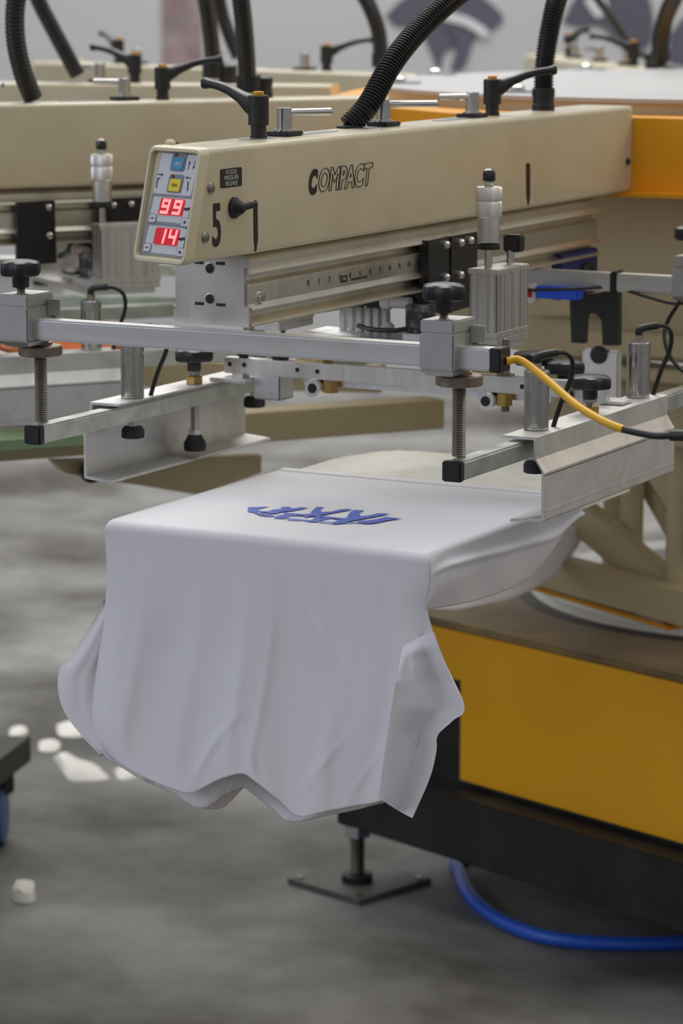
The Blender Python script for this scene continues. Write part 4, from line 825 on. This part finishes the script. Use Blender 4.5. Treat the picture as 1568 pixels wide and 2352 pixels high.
# pale rails and plates seen between the frames at the right
strut((1180, 770), (1620, 800), .56, .56, .03, .035, 'cross_bar'); strut((1180, 705), (1380, 700), .58, .58, .04, .03, 'cross_bar'); strut((1340, 850), (1640, 870), .55, .55, .03, .02, 'cross_bar')
bm = NB(); q = Q(1480, 900, .50); box(bm, -.2, .2, -.01, .01, -.075, .045, .003, Matrix.Translation(q) @ Matrix.Rotation(R(-20), 4, 'Z')); obj('frame_plate', bm, M['tube'], fr)

wp = [NP(a, b, 36, .03) for a, b in [(125, 1060), (600, 1046), (600, 1086), (455, 1137), (330, 1116), (215, 1100), (150, 1086)]]; wn_ = Vector((math.cos(R(36)), -math.sin(R(36)), 0)); bm = NB(); vs = [bm.verts.new(v) for v in wp]+[bm.verts.new(v-wn_*.03) for v in wp]; k = len(wp)
bm.faces.new(vs[:k]); bm.faces.new(vs[k:][::-1])
for i in range(k): bm.faces.new((vs[i], vs[k+i], vs[k+(i+1) % k], vs[(i+1) % k]))
ab = thing('arm_brace', 'cream tapered brace under the neighbouring pallet arm, behind the left bracket', 'brace', wp[0]); obj('brace_plate', bm, M['tube'], ab)
q = NP(204, 1082, 36, .04); bm = NB(); lathe(bm, q, [(.014, 0), (.016, .003), (.016, .014), (.010, .018)], wn_, 24); obj('brace_knob', bm, M['black'], ab)
# black notched plate behind the right cylinder block
pts = [(1312, 672), (1342, 664), (1358, 675), (1380, 672), (1400, 664), (1424, 668), (1424, 793), (1388, 792), (1385, 735), (1376, 722), (1364, 718), (1350, 724), (1348, 740), (1346, 788), (1316, 786)]
w = [P(a, b, y=3.72) for a, b in pts]; bm = NB(); prism(bm, [(p.x-w[0].x, p.z-w[0].z) for p in w], (w[0].x, 3.725, w[0].z), (0, -1, 0), .012, x=(1, 0, 0)); tag(obj('notched_plate', bm, M['black'], base=w[0], ang=30), 'black plate with an arched notch hanging behind the right hand cylinders', 'bracket')
t = thing('plug_connector', 'bright blue connector with a red and white tip under the rear clamp bar', 'connector', P(1280, 668, y=3.60))
bm = NB(); a, b = P(1230, 670, y=3.60), P(1330, 670, y=3.60); box(bm, a.x, b.x, 3.595, 3.615, a.z-.008, a.z+.008, .002); obj('blue_body', bm, M['blue'], t)
bm = NB(); a = P(1216, 671, y=3.60); box(bm, a.x-.008, a.x+.010, 3.593, 3.617, a.z-.014, a.z+.012, .003); tp_ = obj('white_tip', bm, M['white'], t); bm = NB(); box(bm, a.x-.002, a.x+.007, 3.589, 3.594, a.z-.006, a.z+.006, .001); obj('red_insert', bm, M['redp'], tp_)
a, b = P(1335, 800, y=3.74), P(1420, 940, y=3.74); bm = NB(); box(bm, a.x, b.x, 3.74, 3.752, b.z, a.z, .004); pv = obj('pivot_plate', bm, M['alu'], fr); q = P(1375, 815, y=3.74); bm = NB(); lathe(bm, (q.x, 3.742, q.z), [(.0125, 0), (.0125, .004), (.009, .005)], (0, -1, 0)); obj('pivot_opening', bm, M['black'], pv)

# ------------------------------------------------------------------ left background: squeegee with orange ink
q = NP(190, 790, 36, .16); t = thing('ink_screen', 'orange inked patch of screen under the left neighbouring head', 'screen', q)
a = R(-36); bm = NB(); box(bm, -.24, .05, -.12, .14, -.004, .0, .001, Matrix.Translation(q) @ Matrix.Rotation(a, 4, 'Z')); obj('inked_mesh', bm, M['orange_s'], t)

# ------------------------------------------------------------------ things on the floor
w = [P(1062, 1965, z=.012), P(1058, 2010, z=.012), P(1085, 2065, z=.012), P(1150, 2115, z=.012), P(1240, 2150, z=.012), P(1340, 2164, z=.012), P(1450, 2168, z=.012), P(1568, 2165, z=.012), P(1700, 2150, z=.012)]
w = [w[0]+Vector((.05, .22, 0))]+w
hose('air_hose', w, .0115, 'bright blue air hose curving across the floor from under the base', 'air hose', 'airblue', 0)
def scrap(pts, h, label, name='paper_scrap', m='paper'):
    w = [P(a, b, z=.0) for a, b in pts]; c = sum(w, Vector())/len(w); cc = cat(w+w[:1], 4)[:-1]; bm = NB(); k = len(cc)
    vs = [bm.verts.new(v+Vector((0, 0, .001))) for v in cc]+[bm.verts.new(c.lerp(v, .82)+Vector((0, 0, h*(.55+.2*math.sin(i*.9))))) for i, v in enumerate(cc)]; ct = bm.verts.new(c+Vector((0, 0, h)))
    for i in range(k): bm.faces.new((vs[i], vs[(i+1) % k], vs[k+(i+1) % k], vs[k+i])); bm.faces.new((vs[k+i], vs[k+(i+1) % k], ct))
    bm.faces.new(vs[:k][::-1]); tag(obj(name, bm, M[m], base=c), label, 'scrap', 'scraps on the concrete floor')
scrap([(122, 1740), (160, 1738), (215, 1765), (250, 1790), (170, 1796), (148, 1780)], .018, 'largest yellowish white scrap on the floor left of the shirt')
scrap([(128, 1668), (185, 1662), (200, 1690), (140, 1692)], .012, 'white scrap on the floor nearest the left sleeve')
scrap([(88, 1706), (135, 1704), (132, 1726), (92, 1726)], .010, 'small white scrap between the board and the large yellowish scrap')
scrap([(262, 1770), (310, 1762), (320, 1785), (275, 1792)], .010, 'grey white scrap just right of the large yellowish scrap')
scrap([(22, 1676), (60, 1672), (58, 1690), (24, 1692)], .010, 'white scrap on the floor behind the dark board at the left edge')
scrap([(24, 2062), (50, 2040), (82, 2050), (78, 2074), (36, 2074)], .03, 'crumpled white scrap on the floor near the lower left edge')
# low trolley at the left edge
zt = .17; t = thing('trolley', 'dark board of a low trolley with a blue castor at the left edge', 'trolley', P(-60, 1760, z=0))
c0 = P(70, 1690, z=zt); d1 = (P(0, 1786, z=zt-.03)-P(72, 1730, z=zt-.03)); d1.z = 0; d1.normalize(); d2 = Vector((-d1.y, d1.x, 0));
if d2.dot(hd) < 0: d2 = -d2
pts = [c0, c0+d1*.9, c0+d1*.9-side*.6+d2*.1, c0-side*.6+d2*.1]
bm = NB(); vs = [bm.verts.new(v) for v in pts]+[bm.verts.new(v-Vector((0, 0, .045))) for v in pts]; bm.faces.new(vs[:4]); bm.faces.new(vs[4:][::-1])
for i in range(4): bm.faces.new((vs[i], vs[4+i], vs[4+(i+1) % 4], vs[(i+1) % 4]))
obj('board', bm, M['wood'], t)
q = P(0, 1830, y=c0.y-.1); bm = NB(); lathe(bm, Vector((q.x, q.y, .055))-side*.012, [(.04, 0), (.055, .004), (.055, .020), (.04, .024)], side, 28); cw = obj('castor_wheel', bm, M['castor'], t)
bm = NB(); box(bm, -.02, .02, -.018, .018, .09, zt-.04, .003, Matrix.Translation(Vector((q.x, q.y, 0)))); obj('castor_fork', bm, M['skirt'], t)
